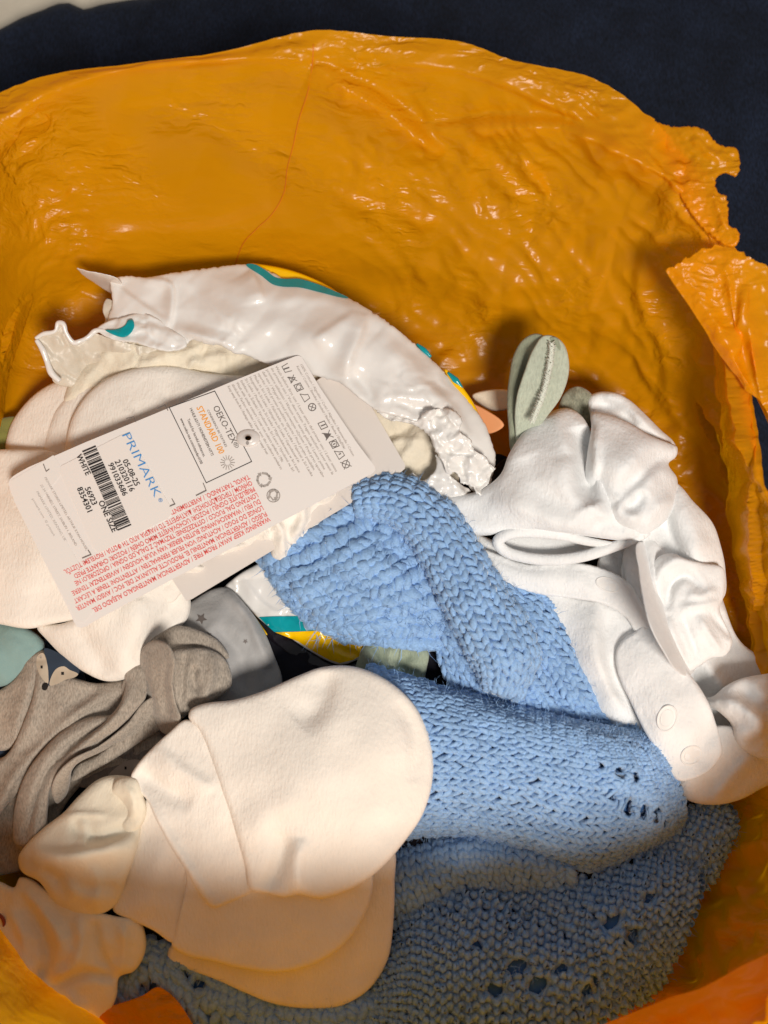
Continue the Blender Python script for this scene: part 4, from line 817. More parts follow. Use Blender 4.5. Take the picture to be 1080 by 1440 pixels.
gp('sleeve', [(200,985),(190,1000),(160,1005),(120,1010),(85,1030),(60,1055),(38,1085),(24,1120),(18,1160),(20,1185),(32,1195),(60,1185),(66,1160),(62,1120),(75,1090),(95,1068),(130,1055),(160,1030),(185,1010)],
   H([(190,1000,-4),(100,1035,6),(30,1130,-2),(40,1190,-8),(60,1120,6)], [([(150,1012),(90,1045),(50,1100),(30,1170)], 5, 6, 12), ([(170,1012),(110,1040),(66,1085),(50,1150),(48,1185)], -5, 3, 5)], [(1.5, 22, 2, 7)]))
gp('sleeve', [(175,940),(200,935),(205,980),(190,1000),(165,1025),(130,1050),(100,1070),(82,1090),(70,1110),(66,1140),(62,1175),(40,1190),(20,1185),(24,1150),(35,1110),(60,1075),(100,1045),(140,1020),(168,990),(176,965)],
   H([(185,950,4),(150,1020,8),(80,1085,6),(45,1180,0),(40,1120,-2)], [([(190,960),(165,1005),(110,1055),(78,1090),(64,1150)], 7, 5, 8), ([(180,975),(150,1012),(100,1050),(62,1085),(45,1130),(35,1180)], -6, 3, 6), ([(60,1110),(52,1150),(48,1180)], 4, 4, 6)], [(1.5, 22, 2, 8)]))
gp('sleeve', [(205,985),(235,975),(238,1010),(215,1030),(180,1040),(140,1052),(118,1065),(100,1085),(98,1100),(92,1120),(80,1130),(72,1110),(80,1088),(100,1068),(140,1048),(180,1015)],
   H([(215,990,-4),(150,1050,0),(85,1120,-6)], [([(215,1000),(170,1030),(115,1060),(90,1100)], 5, 8, 8)], [(1.5, 20, 2, 9)]))
gp('neck_band', [(205,1000),(240,1010),(180,1055),(130,1085),(100,1098),(105,1080),(140,1060)], H([(220,1010,-20),(120,1085,-18)], (), [(2, 10, 3, 3)]), R=6, T=5)
# ribbed bunch in the middle
gp('cuff', [(205,905),(225,890),(250,880),(285,888),(308,902),(322,925),(290,925),(262,920),(238,925),(210,918)], H([(205,905,6),(260,885,14),(318,925,4),(260,910,18)], [([(222,900),(250,905),(290,912)], -5, 4, 7)], [(1.5, 22, 2, 4)]), R=7, T=7)
gp('cuff', [(196,925),(203,908),(218,900),(236,906),(246,925),(243,960),(248,990),(254,1010),(240,1034),(228,1030),(212,1000),(201,965)], H([(198,925,10),(240,1030,4),(225,960,26)], [([(210,915),(214,960),(232,1020)], 4, 5, 7), ([(236,925),(232,960),(240,1010)], -5, 4, 6)], [(1.5, 22, 2, 4)]), R=8, T=8)
gp('cuff', [(232,926),(238,917),(262,912),(290,912),(312,922),(323,940),(325,965),(300,985),(272,998),(250,1014),(244,1000),(240,970),(234,945)], H([(236,925,26),(318,940,14),(250,1010,10),(280,950,34)], [([(262,918),(258,955),(252,1000)], -5, 4, 6), ([(276,936),(272,956),(279,975)], -8, 4, 6), ([(300,920),(298,950),(285,990)], 5, 5, 8), ([(245,925),(248,960),(250,1000)], 3, 5, 5)], [(1.5, 22, 2, 4)]), R=6, T=6)
gp('cuff', [(172,960),(200,935),(206,960),(200,985),(182,1005),(168,1010),(172,985)], H([(190,940,0),(175,1000,-8)], [([(200,940),(192,980),(172,1004)], 5, 6, 8)], [(1, 20, 2, 3)]), R=7, T=6)
# fox faces
foxw = plain('fox_cream', (0.52, 0.44, 0.34), 0.85, 0.1); foxb = plain('fox_navy', (0.035, 0.05, 0.075), 0.85, 0.1); foxk = plain('fox_black', (0.012, 0.01, 0.01), 0.8)
def fd(name, o, m, e=8.6, hf=fh): return decal(name, o, hf, m, gs, eps=e, step=3, smooth=True)
fd('fox_head', [(62,912),(78,916),(98,930),(112,944),(108,950),(90,945),(74,955),(69,965),(66,950),(66,930)], foxb)
fd('fox_cheek', [(53,922),(60,918),(66,932),(68,948),(67,962),(62,958),(54,945),(51,932)], foxw, 9.0)
fd('fox_cheek', [(70,964),(72,952),(80,940),(90,937),(98,942),(110,948),(106,952),(92,956),(80,962)], foxw, 9.0)
fd('fox_nose', [(60,962),(66,960),(68,965),(64,971),(59,969)], foxk, 9.4)
fd('fox_eye', [(57,936),(60,936),(60,940),(57,940)], foxk, 9.5); fd('fox_eye', [(86,945),(90,945),(90,949),(86,949)], foxk, 9.5)
for (x, y) in ((76,926),(80,932),(74,934),(84,938),(78,922)): star(x, y, 2, 0.4, fh, foxw, gs, 'fox_fleck', 3)
fb = H(-34)
tag(patch('fox_cloth', [(90,1100),(120,1090),(160,1060),(190,1040),(240,1015),(245,1040),(210,1070),(195,1100),(150,1110)], fb, fabric('grey_shaded', (0.20, 0.17, 0.15), fleck=0.2), R=5, T=5, skirt=16), 'grey cloth in a painted shade tone with a pale fox cheek above the cream sleepsuit', 'cloth')  # grey marl and fox cream darkened here, shade put into both colours
fx2 = decal('fox_patch', [(152,1092),(165,1078),(185,1068),(198,1070),(196,1088),(175,1095)], fb, plain('fox_cream_shaded', (0.36, 0.30, 0.26), 0.85), None, eps=5.6, smooth=True); fx2.parent = None
e2 = decal('fox_eye_mark', [(175,1078),(178,1078),(178,1082),(175,1082)], fb, foxk, None, eps=6.2)
base_fox = [o for o in COL.objects if o.name == 'fox_cloth'][0]
for o in (fx2, e2): o.parent = base_fox
e2.name = 'fox_eye'; 

# ================================================================ cream sleepsuit, lower left, in the orange glow
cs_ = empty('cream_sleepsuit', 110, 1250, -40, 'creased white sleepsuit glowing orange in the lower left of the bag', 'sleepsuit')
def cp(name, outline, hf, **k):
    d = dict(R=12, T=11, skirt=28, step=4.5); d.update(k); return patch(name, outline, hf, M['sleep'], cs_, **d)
cp('leg', [(-40,1236),(0,1240),(20,1248),(28,1234),(42,1236),(70,1255),(110,1275),(160,1288),(196,1296),(205,1320),(202,1345),(188,1366),(168,1374),(164,1400),(152,1430),(130,1480),(-40,1480)],
   H([(0,1245,-4),(40,1238,2),(100,1290,14),(196,1300,2),(190,1360,-6),(150,1430,-8),(100,1400,12),(30,1340,12),(60,1460,6),(110,1340,18)],
     [([(36,1272),(58,1306),(70,1345),(58,1372),(30,1380)], -10, 5, 12), ([(32,1250),(62,1285),(82,1320),(84,1350)], 6, 12, 5), ([(108,1290),(114,1325),(100,1362),(70,1378)], 7, 9, 9), ([(134,1296),(140,1335),(158,1370)], -7, 5, 9),
      ([(172,1300),(176,1335),(170,1368)], 5, 6, 8), ([(74,1388),(118,1368),(165,1376)], -8, 5, 8), ([(0,1300),(25,1345),(60,1390),(90,1430)], 5, 8, 14), ([(10,1275),(30,1310),(35,1350)], 5, 8, 8), ([(95,1395),(110,1425),(120,1470)], 5, 8, 10)], [(3, 34, 2, 3)]), R=9, T=8)
cp('body', [(35,1190),(60,1165),(90,1142),(110,1120),(140,1095),(165,1090),(190,1096),(200,1120),(196,1180),(180,1230),(160,1275),(120,1290),(80,1272),(55,1240),(30,1225),(26,1205)],
   H([(35,1200,10),(100,1150,16),(170,1100,10),(190,1200,24),(150,1270,14),(60,1240,18),(110,1210,36)], [([(45,1196),(90,1204),(140,1194),(190,1176)], 11, 9, 18), ([(100,1160),(140,1180),(190,1160)], -8, 12, 12), ([(112,1150),(120,1170),(116,1190)], 5, 6, 8), ([(90,1150),(110,1144),(150,1146)], 4, 3, 6), ([(60,1215),(85,1240),(95,1265)], -4, 8, 10), ([(130,1215),(140,1245),(130,1280)], 4, 8, 12), ([(80,1240),(120,1262),(160,1262)], 5, 12, 14)], [(2, 36, 2, 6)]))
cp('cuff', [(158,1112),(162,1098),(178,1092),(192,1096),(200,1115),(206,1140),(196,1165),(180,1172),(170,1158),(180,1142),(172,1128)], H([(165,1105,26),(190,1110,34),(200,1150,28),(180,1168,24)], [([(172,1100),(186,1120),(190,1150)], 5, 6, 9)], [(1, 16, 2, 3)]), R=9, T=9, step=3.5)
snp = tube('snap', [(-2,1286,14),(4,1292,14),(6,1302,14),(2,1312,14),(-6,1316,14)], 2.5, plain('snap_metal', (0.25, 0.05, 0.02), 0.3), cs_, step=2)
# ================================================================ blue knitting, every stitch a loop of plied yarn
def yarn_mat(name, col):
    m, nt, out = newmat(name); L = nt.links.new
    b = node(nt, 'ShaderNodeBsdfPrincipled'); tc = node(nt, 'ShaderNodeTexCoord')
    b.inputs['Roughness'].default_value = 0.85; b.inputs['Sheen Weight'].default_value = 0.5; b.inputs['Sheen Roughness'].default_value = 0.4; b.inputs['Specular IOR Level'].default_value = 0.25
    b.inputs['Sheen Tint'].default_value = (0.8, 0.9, 1, 1)
    n = node(nt, 'ShaderNodeTexNoise'); n.inputs['Scale'].default_value = 1/(3*S); n.inputs['Detail'].default_value = 4; L(tc.outputs['Object'], n.inputs['Vector'])
    n2 = node(nt, 'ShaderNodeTexNoise'); n2.inputs['Scale'].default_value = 1/(40*S); n2.inputs['Detail'].default_value = 3; L(tc.outputs['Object'], n2.inputs['Vector'])
    r = node(nt, 'ShaderNodeMapRange'); r.inputs[1].default_value = .3; r.inputs[2].default_value = .7; r.inputs[3].default_value = .86; r.inputs[4].default_value = 1.14; L(n.outputs[0], r.inputs[0])
    r2 = node(nt, 'ShaderNodeMapRange'); r2.inputs[1].default_value = .3; r2.inputs[2].default_value = .7; r2.inputs[3].default_value = .92; r2.inputs[4].default_value = 1.08; L(n2.outputs[0], r2.inputs[0])
    mu = node(nt, 'ShaderNodeMath', operation='MULTIPLY'); L(r.outputs[0], mu.inputs[0]); L(r2.outputs[0], mu.inputs[1])
    vm = node(nt, 'ShaderNodeVectorMath', operation='SCALE'); vm.inputs[0].default_value = col; L(mu.outputs[0], vm.inputs['Scale']); L(vm.outputs[0], b.inputs['Base Color'])
    bu = node(nt, 'ShaderNodeBump'); bu.inputs['Strength'].default_value = 0.6; bu.inputs['Distance'].default_value = 0.8*S; L(n.outputs[0], bu.inputs['Height']); L(bu.outputs[0], b.inputs['Normal'])
    L(b.outputs[0], out.inputs[0]); return m
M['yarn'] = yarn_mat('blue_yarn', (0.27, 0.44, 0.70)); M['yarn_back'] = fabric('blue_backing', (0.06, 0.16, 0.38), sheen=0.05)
M['yarn2'] = yarn_mat('mixed_yarn', (0.16, 0.20, 0.26))
def knit(name, net, ncols, nrows, parent, purl=False, thick=0.30, holes=(), mat=None, backing=9, lean=-0.065, loft=0.30, hgt=0.92, seed=0, wob=0.2, spp=18, extra=None):
    """u of the net runs along the yarn rows, v runs along the columns of loops"""
    G = netsample(net, 220, 160); px, py, hh = G[..., 0], G[..., 1], G[..., 2]
    if extra: hh = hh + extra(px, py)
    W = P(px, py, hh); NR = grid_normals(W)
    cw = np.linalg.norm(np.diff(W, axis=0), axis=2).sum(0).mean()/ncols      # mean stitch width
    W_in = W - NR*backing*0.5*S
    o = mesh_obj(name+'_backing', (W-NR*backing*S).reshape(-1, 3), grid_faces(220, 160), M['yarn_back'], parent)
    def samp(A, u, v):
        u = np.clip(u, 0, 1)*(A.shape[0]-1.001); v = np.clip(v, 0, 1)*(A.shape[1]-1.001)
        i = u.astype(int); j = v.astype(int); a = (u-i)[..., None]; b = (v-j)[..., None]
        return (A[i, j]*(1-a)+A[i+1, j]*a)*(1-b)+(A[i, j+1]*(1-a)+A[i+1, j+1]*a)*b
    acc_v = []; acc_f = []; n0 = 0; rs = np.random.RandomState(seed+1)
    jit = lambda a, b, k: pn(a*0.9, b*0.9, seed+k)
    sides = 9
    for r in range(nrows):
        t = np.arange(0, ncols*spp+1)/spp*2*math.pi
        x = t/(2*math.pi)+lean*np.sin(2*t) ; y = r+0.5+hgt*np.cos(t); z = -np.cos(2*t)*(-1 if purl else 1)*loft
        ph = t/(2*math.pi)
        x = x+wob*jit(ph, ph*0+r, 3); y = y+wob*jit(ph*1.3, ph*0+r*1.0, 7)
        for (hc, hr, hrad) in holes:
            dx = x-hc; dy = (y-hr); d = np.hypot(dx, dy)+1e-6; nd = np.sqrt(d*d+hrad*hrad*np.exp(-(d/1.7)**2)); x = hc+dx*nd/d; y = hr+dy*nd/d
        u = x/ncols; v = y/nrows
        keep = (u > -0.04) & (u < 1.04); u = np.clip(u, 0.004, 0.996)
        v = np.clip(v, 0.002, 0.998); u = u[keep]; v = v[keep]; zz = z[keep]
        p = samp(W, u, v); nn = samp(NR, u, v); p = p+nn*(zz+0.15*jit(u*ncols*0.7, v*nrows*0.7, 5))[:, None]*cw*1.0
        V, F = tube_geo(p, thick*cw*(1+0.10*jit(u*ncols, v*nrows, 9)), sides, lobes=3, lobe_amp=0.17, twist=2.2/cw, up=nn)
        acc_v.append(V); 
        q = np.array([f for f in F if len(f) == 4]); acc_f.append(q+n0); n0 += len(V)
    ob = mesh_obj(name, np.concatenate(acc_v), np.concatenate(acc_f), mat or M['yarn'], parent)
    # stray fibres
    nf = int(ncols*nrows*4); uu = rs.rand(nf); vv = rs.rand(nf); b = samp(W, uu, vv); n_ = samp(NR, uu, vv); A = Acc()
    vs = []; fs = []
    for k in range(nf):
        d = rs.randn(3)*0.6+n_[k]*0.7; d /= np.linalg.norm(d); e = rs.randn(3)*0.5
        L_ = cw*(0.35+0.6*rs.rand()); s = np.cross(d, [0.3, 0.5, 0.8]); s /= np.linalg.norm(s)+1e-9
        p0 = b[k]+n_[k]*cw*0.45; p1 = p0+d*L_*0.5; p2 = p1+(d+e)*L_*0.5; wd = 0.014*cw
        m_ = len(vs); vs += [p0-s*wd, p0+s*wd, p1-s*wd, p1+s*wd, p2]; fs += [(m_, m_+1, m_+3, m_+2), (m_+2, m_+3, m_+4)]
    f_ = mesh_obj('fuzz', vs, fs, mat or M['yarn'], parent); f_['kind'] = 'stuff'
    return ob
kc = empty('knitted_cardigan', 760, 1200, -40, 'sky blue knitted baby cardigan with lace eyelets filling the lower right of the bag', 'cardigan')
kb = empty('knitted_bonnet', 640, 860, -20, 'thick sky blue knitted bonnet folded in two below the tag', 'bonnet')
# shaded pile at the very bottom (purl side)
#   net[u][v]: u across the columns (left to right), v down the picture
net = [
 [(470,1400,-60),(500,1420,-44),(500,1450,-30),(500,1480,-30)],
 [(545,1330,-50),(545,1380,-22),(545,1430,-12),(545,1490,-14)],
 [(590,1262,-46),(590,1330,-8),(592,1400,4),(595,1480,0)],
 [(660,1232,-40),(650,1310,-2),(650,1390,10),(650,1480,4)],
 [(730,1236,-46),(720,1310,-14),(718,1390,2),(715,1480,-4)],
 [(800,1238,-46),(790,1300,-16),(788,1375,0),(785,1470,-10)],
 [(870,1216,-40),(862,1275,-8),(860,1350,2),(850,1440,-20)],
 [(930,1200,-38),(925,1250,-4),(912,1330,-2),(890,1410,-30)],
 [(985,1205,-50),(985,1255,-22),(960,1325,-24),(920,1400,-60)]]
knit('cardigan_front', net, 28, 17, kc, purl=True, thick=0.25, loft=0.30, hgt=0.78, holes=[(14.5,9.3,0.99),(16,11.5,0.99),(13,11.5,0.77),(17.5,10.5,0.66),(21,7.5,0.99),(22.5,9.8,0.99),(19.5,13,0.77),(11.6,7,0.55),(24,6.5,0.77)], seed=3, wob=0.16,
     extra=lambda x, y: ridge(x, y, [(700,1250),(760,1290),(830,1330)], -10, 22, 26)+ridge(x, y, [(850,1260),(870,1300),(850,1370)], 7, 14, 22))
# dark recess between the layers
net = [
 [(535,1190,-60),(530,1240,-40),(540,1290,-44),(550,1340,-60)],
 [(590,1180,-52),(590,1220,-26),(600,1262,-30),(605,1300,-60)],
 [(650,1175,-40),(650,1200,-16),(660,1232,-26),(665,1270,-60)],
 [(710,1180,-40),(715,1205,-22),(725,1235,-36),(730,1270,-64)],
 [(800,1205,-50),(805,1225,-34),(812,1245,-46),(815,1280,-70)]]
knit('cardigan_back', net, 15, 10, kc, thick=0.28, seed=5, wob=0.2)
# broad stockinette sleeve: columns run from the left down to the right
net = [
 [(540,1180,-36),(640,1172,-30),(740,1196,-34),(830,1222,-40),(905,1195,-44),(955,1170,-52)],
 [(540,1155,0),(640,1146,0),(740,1166,0),(830,1190,-6),(910,1170,-10),(962,1140,-22)],
 [(540,1110,26),(640,1105,30),(740,1120,30),(830,1140,26),(910,1130,18),(955,1105,-4)],
 [(540,1055,40),(640,1060,44),(740,1075,46),(830,1090,42),(900,1090,32),(945,1078,8)],
 [(530,1000,40),(640,1015,46),(740,1035,48),(825,1052,44),(890,1060,34),(930,1058,12)],
 [(522,955,24),(630,985,32),(740,1015,36),(820,1032,34),(875,1042,26),(915,1045,6)],
 [(515,935,-4),(620,968,4),(740,1000,8),(815,1018,8),(870,1028,2),(905,1036,-14)]]
knit('sleeve', net, 16, 38, kc, thick=0.27, holes=[(8.3,27,0.88),(8.0,29.5,0.77),(11.5,33,0.94),(12.6,31,0.77),(5.6,27.5,0.88),(5.0,29.8,0.88),(4.2,32,0.88),(6.6,25.5,0.61),(9.2,24.5,0.55),(3.2,33.5,0.66),(8.5,33,0.44),(6.5,35,0.44)], seed=8,
     extra=lambda x, y: ridge(x, y, [(840,1060),(900,1100),(930,1150)], 5, 14, 20)+ridge(x, y, [(560,1165),(700,1160),(830,1200),(920,1180)], 5, 8, 8))
net = [
 [(700,995,-30),(780,1020,-24),(850,1030,-24),(930,1060,-34)],
 [(700,960,-20),(780,985,-12),(860,1005,-12),(925,1040,-28)],
 [(700,930,-30),(790,950,-24),(870,985,-26),(920,1020,-44)]]
knit('cardigan_collar', net, 6, 15, kc, thick=0.3, seed=12)
# a corner of the cardigan at the lower right edge
net = [
 [(895,1190,-52),(910,1230,-46),(905,1300,-50)],[(945,1150,-44),(960,1200,-34),(950,1280,-46)],[(985,1130,-44),(1005,1180,-34),(990,1250,-50)],[(1020,1125,-54),(1035,1160,-52),(1010,1220,-64)]]
knit('cardigan_edge', net, 10, 8, kc, thick=0.3, seed=14, purl=True)
# mixed yarn under the mittens at the bottom left
kd = empty('knitted_blanket', 330, 1400, -40, 'brownish shaded chunky knitting below the white mitten stack', 'knitwear')
net = [
 [(150,1350,-50),(160,1400,-46),(170,1480,-46)],[(210,1320,-36),(220,1370,-26),(230,1480,-30)],[(290,1360,-34),(290,1400,-24),(290,1480,-26)],[(380,1400,-34),(380,1430,-24),(380,1490,-26)],[(460,1405,-34),(465,1435,-20),(465,1490,-26)],[(550,1390,-34),(560,1430,-26),(560,1490,-30)]]
knit('knitted_panel', net, 17, 8, kd, thick=0.30, seed=21, wob=0.3, holes=[(6,3,0.99),(3,5,0.88)])
# bonnet: lower ribbed lobe, sloping side, then the thick fold on top
net = [
 [(360,776,-12),(392,812,-4),(412,840,-8),(436,868,-16),(455,880,-30)],
 [(378,752,2),(424,808,16),(450,838,14),(480,868,6),(500,890,-20)],
 [(412,728,10),(470,790,26),(500,820,26),(530,860,18),(552,900,-14)],
 [(452,704,12),(512,768,26),(548,800,24),(580,850,16),(598,910,-16)],
 [(488,676,10),(548,745,20),(588,780,16),(620,840,8),(628,905,-20)],
 [(520,664,-4),(570,730,0),(612,770,-2),(640,830,-10),(640,900,-34)]]
knit('brim', [[c[k] for c in net] for k in range(4, -1, -1)], 7, 23, kb, thick=0.27, seed=30, wob=0.10, loft=0.34,
     extra=lambda x, y: ridge(x, y, [(400,800),(450,850),(540,895),(600,905)], 4, 16, 18)-16+ridge(x, y, [(430,775),(480,815),(560,860),(620,870)], -5, 12, 14)+ridge(x, y, [(450,755),(510,790),(590,830)], 4, 16, 16)+ridge(x, y, [(490,730),(540,770),(600,800)], -6, 12, 12)+14)
net = [
 [(600,722,6),(660,765,8),(740,820,4),(800,880,0),(840,950,-6),(862,1010,-18)],
 [(590,750,20),(650,800,24),(728,860,22),(780,925,16),(815,985,6),(850,1040,-20)],
 [(590,790,26),(640,850,30),(700,915,28),(742,965,18),(770,1005,6),(800,1030,-16)],
 [(590,830,10),(625,900,10),(665,965,6),(700,1000,-4),(720,1012,-10),(740,1020,-24)]]
knit('crown', [[c for c in row] for row in net[::-1]], 9, 27, kb, thick=0.27, seed=33, wob=0.18,
     extra=lambda x, y: ridge(x, y, [(720,880),(770,950),(800,1020)], -9, 8, 12)-10+ridge(x, y, [(745,850),(800,930),(835,1010)], 7, 12, 10)+ridge(x, y, [(700,930),(725,980),(740,1010)], 8, 10, 8))
net = [
 [(595,870,-12),(610,905,-10),(630,960,-14),(650,990,-24)],[(625,860,-2),(645,905,0),(665,955,-4),(690,1000,-20)],[(650,850,-10),(670,895,-8),(700,950,-8),(735,1005,-24)]]
knit('crown_underside', net, 5, 12, kb, thick=0.28, seed=35)
# the thick rolled fold: a half tube along a path
tube('edge_cord', [(384,795,10),(394,815,6),(412,842,0),(436,868,-8),(468,888,-16),(510,900,-22),(556,908,-28),(600,908,-34)], 5, M['yarn'], kb, step=2, sides=9, lobes=3, lobe_amp=0.22, twist=0.35/S)
tube('edge_cord', [(600,722,8),(660,765,6),(740,820,0),(800,880,-4),(838,950,-10),(860,1010,-20),(852,1036,-24)], 5, M['yarn'], kb, step=2, sides=9, lobes=3, lobe_amp=0.22, twist=0.35/S)
path = catmull([(500,704,26),(545,700,34),(590,722,40),(622,760,44),(650,810,46),(680,865,46),(706,910,42),(716,945,36),(705,975,24)], 6)
tg = np.gradient(path[:, :2], axis=0); tg /= np.linalg.norm(tg, axis=1)[:, None]; nn2 = np.stack([-tg[:, 1], tg[:, 0]], 1)
s_ = np.linspace(0, 1, len(path)); rad = np.interp(s_, [0, 0.12, 0.3, 0.55, 0.8, 0.93, 1], [20, 30, 33, 38, 42, 38, 22])
idx = np.linspace(0, len(path)-1, 11).astype(int)
net = []
for a in np.linspace(-1.5, 1.5, 9):
    net.append([(path[i, 0]-nn2[i, 0]*rad[i]*math.sin(a), path[i, 1]-nn2[i, 1]*rad[i]*math.sin(a), path[i, 2]-2+(math.cos(a)-0.3)*rad[i]*1.05) for i in idx])
knit('folded_brim', net, 6, 29, kb, thick=0.29, seed=40, loft=0.36, wob=0.14)
# ================================================================ hang tags
def hq(pts):
    A = np.array([[x, y, 1] for x, y, h in pts]); s = np.linalg.lstsq(A, np.array([h for *_, h in pts]), rcond=None)[0]
    return lambda x, y, d=None: s[0]*np.asarray(x, float)+s[1]*np.asarray(y, float)+s[2]
def card(name, ol, hf, mat, parent, th=2.2, step=8, smooth=False):
    v, f = patch_geo(ol, lambda x, y, d: hf(x, y), step=step, R=0, T=0, skirt=th, smooth=smooth, inward=0)
    o = mesh_obj(name, v, f, mat, parent, smooth=False); return o
tb0 = hq([(487,513,50),(570,655,40),(268,842,34)])
bt = empty('swing_tag', 430, 700, 34, 'blank back tag in a painted shade tone, tucked under the printed tag, free right corner showing', 'tag', 'swing tags in the bag')
card('card', [(450,532),(484,513),(488,513),(570,654),(569,659),(560,667),(270,842),(262,845),(180,720)], tb0, M['card_shaded'], bt)
tf0 = hq([(14,690,62),(425,500,78),(528,662,74),(103,882,56)])
def tf(x, y, d=None):
    # the sheet bows a little; its left end is bent by the plastic underneath
    x = np.asarray(x, float); y = np.asarray(y, float)
    u = ((x-14)*0.926-(y-680)*0.377)/450
    return tf0(x, y)+9*np.clip(u, 0, 1)*(1-np.clip(u, 0, 1))
ft = empty('swing_tag', 270, 690, 66, 'long printed white swing tag with barcode sticker and red fire warning text', 'tag', 'swing tags in the bag')
fro = [(13,684),(12,679),(14,674),(18,670),(24,666),(40,657),(120,622),(215,583),(330,535),(415,501),(420,500),(424,502),(428,508),(450,545),(500,620),(527,656),(528,661),(525,665),(515,670),(420,720),(330,768),(220,826),(135,872),(122,880),(114,883),(108,881),(104,875),(98,860),(60,785),(30,724),(15,692)]
card('card', fro, tf, M['card'], ft)
def put(name, polys, mat, eps, parent=ft):
    A = Acc()
    for pts, faces in polys:
        p = np.asarray(pts, float); A.add(P(p[:, 0], p[:, 1], tf(p[:, 0], p[:, 1])+eps), faces)
    return A.build(name, mat, parent, smooth=False)
_fc = {}
def glyphs(s, bold=0.0):
    k = (s, bold)
    if k in _fc: return _fc[k]
    c = bpy.data.curves.new('t', 'FONT'); c.body = s; c.size = 1; c.resolution_u = 2; c.offset = bold; c.fill_mode = 'FRONT'
    o = bpy.data.objects.new('t', c); COL.objects.link(o); bpy.context.view_layer.update()
    dg = bpy.context.evaluated_depsgraph_get(); me = o.evaluated_get(dg).to_mesh()
    v = np.array([q.co[:2] for q in me.vertices]); f = [tuple(p.vertices) for p in me.polygons]
    o.evaluated_get(dg).to_mesh_clear(); bpy.data.objects.remove(o); bpy.data.curves.remove(c)
    _fc[k] = (v, f); return _fc[k]
def line(s, a, b, cap, bold=0.0, skew=None):
    """text from photo point a to b along the baseline, capital height cap; letter tops to the left of travel on the picture unless skew given"""
    v, f = glyphs(s, bold); v = v.copy(); a = np.array(a, float); b = np.array(b, float)
    x0, x1 = v[:, 0].min(), v[:, 0].max(); dx = (b-a)/(x1-x0); d = (b-a)/np.linalg.norm(b-a)
    up = np.array([d[1], -d[0]]) if skew is None else np.array(skew, float)/np.linalg.norm(skew)
    q = a+np.outer(v[:, 0]-x0, dx)+np.outer(v[:, 1]/0.73*cap, up); return q, f
def width(s): v, f = glyphs(s); return v[:, 0].max()-v[:, 0].min()
LONG = np.array([0.926, -0.390]); LONG /= np.linalg.norm(LONG); SH = np.array([0.50, 0.866]); SH /= np.linalg.norm(SH)
put_line = lambda name, mat, lst, eps: put(name, lst, mat, eps)
# sticker with the price code
def quad(c, l, s, e=0.0): return c
stk = [(92,651),(172,616),(180,615),(186,620),(240,717),(238,726),(232,731),(150,770),(143,766)]
o = card('price_sticker', [(86,655),(170,612),(181,612),(187,618),(242,716),(241,724),(235,730),(139,778),(131,770),(84,664)], lambda x, y: tf(x, y)+1.0, M['sticker'], ft, th=0.9)
o = card('clear_seal', [(15,676),(75,640),(90,662),(60,700),(110,790),(140,850),(118,875),(108,874),(55,775),(20,705)], lambda x, y: tf(x, y)+0.5, plain('clear_seal', (0.80, 0.76, 0.72), 0.18, 0.6), ft, th=0.4)
# PRIMARK
put('brand_print', [line('PRIMARK', (171.5,612.5), (217,700), 13.0, -0.012, LONG), line('\u00ae', (221.5,702), (224.5,707), 6, 0, LONG)], M['blueink'], 1.8)
L_ = []
L_.append(line('05-08-25', (172,648), (190,684), 8.4, 0.012, LONG)); L_.append(line('210320116', (161,649), (183,692), 8.4, 0.012, LONG)); L_.append(line('991033686', (151.5,653), (173,698), 8.4, 0.012, LONG))
L_.append(line('WHITE', (107,641), (121,669), 8.4, 0.015, LONG)); L_.append(line('56923', (119,687), (130,711), 8.4, 0.015, LONG)); L_.append(line('8354301', (108,687), (123,721), 8.4, 0.015, LONG)); L_.append(line('ONE SIZE', (138,706), (158,749), 8.8, 0.015, LONG))
put('code_print', L_, M['ink'], 1.8)
# barcode
bars = []; rb = random.Random(11); a0 = np.array([115.5,634.5]); a1 = np.array([166,746.5]); tot = np.linalg.norm(a1-a0); dn = (a1-a0)/tot; t = 0
while t < tot-2:
    w_ = rb.choice([0.8, 0.8, 1.3, 2.0, 2.8]); ln = 20.5
    if t+w_ > tot: break
    p = a0+dn*t; off = LONG*ln
    q = [p, p+dn*w_, p+dn*w_+off, p+off]; bars.append((q, [(0, 1, 2, 3)]))
    t += w_+rb.choice([0.8, 0.9, 1.2, 2.0])
put('barcode', bars, M['ink'], 1.8)
# corner marks
def stroke(pts, w_, closed=False):
    pts = [np.array(p, float) for p in pts]; out = []; n = len(pts)
    for i in range(n if closed else n-1):
        a, b = pts[i], pts[(i+1) % n]; d = (b-a)/(np.linalg.norm(b-a)+1e-9); m = np.array([-d[1], d[0]])*w_/2; e = d*w_/2
        out.append(([a-e-m, b+e-m, b+e+m, a-e+m], [(0, 1, 2, 3)]))
    return out
for _cm in (stroke([(178,588),(188,586),(191,593)], 1.1), stroke([(222,574),(232,569),(236,577)], 1.1), stroke([(61,653),(65,663),(69,660)], 1), stroke([(276,697),(290,690),(286,680)], 1.1), stroke([(239,712),(246,709),(242,702)], 1.1), stroke([(116,785),(128,780),(124,774)], 1.1)): put('corner_mark', _cm, M['dgrey'], 2.0)
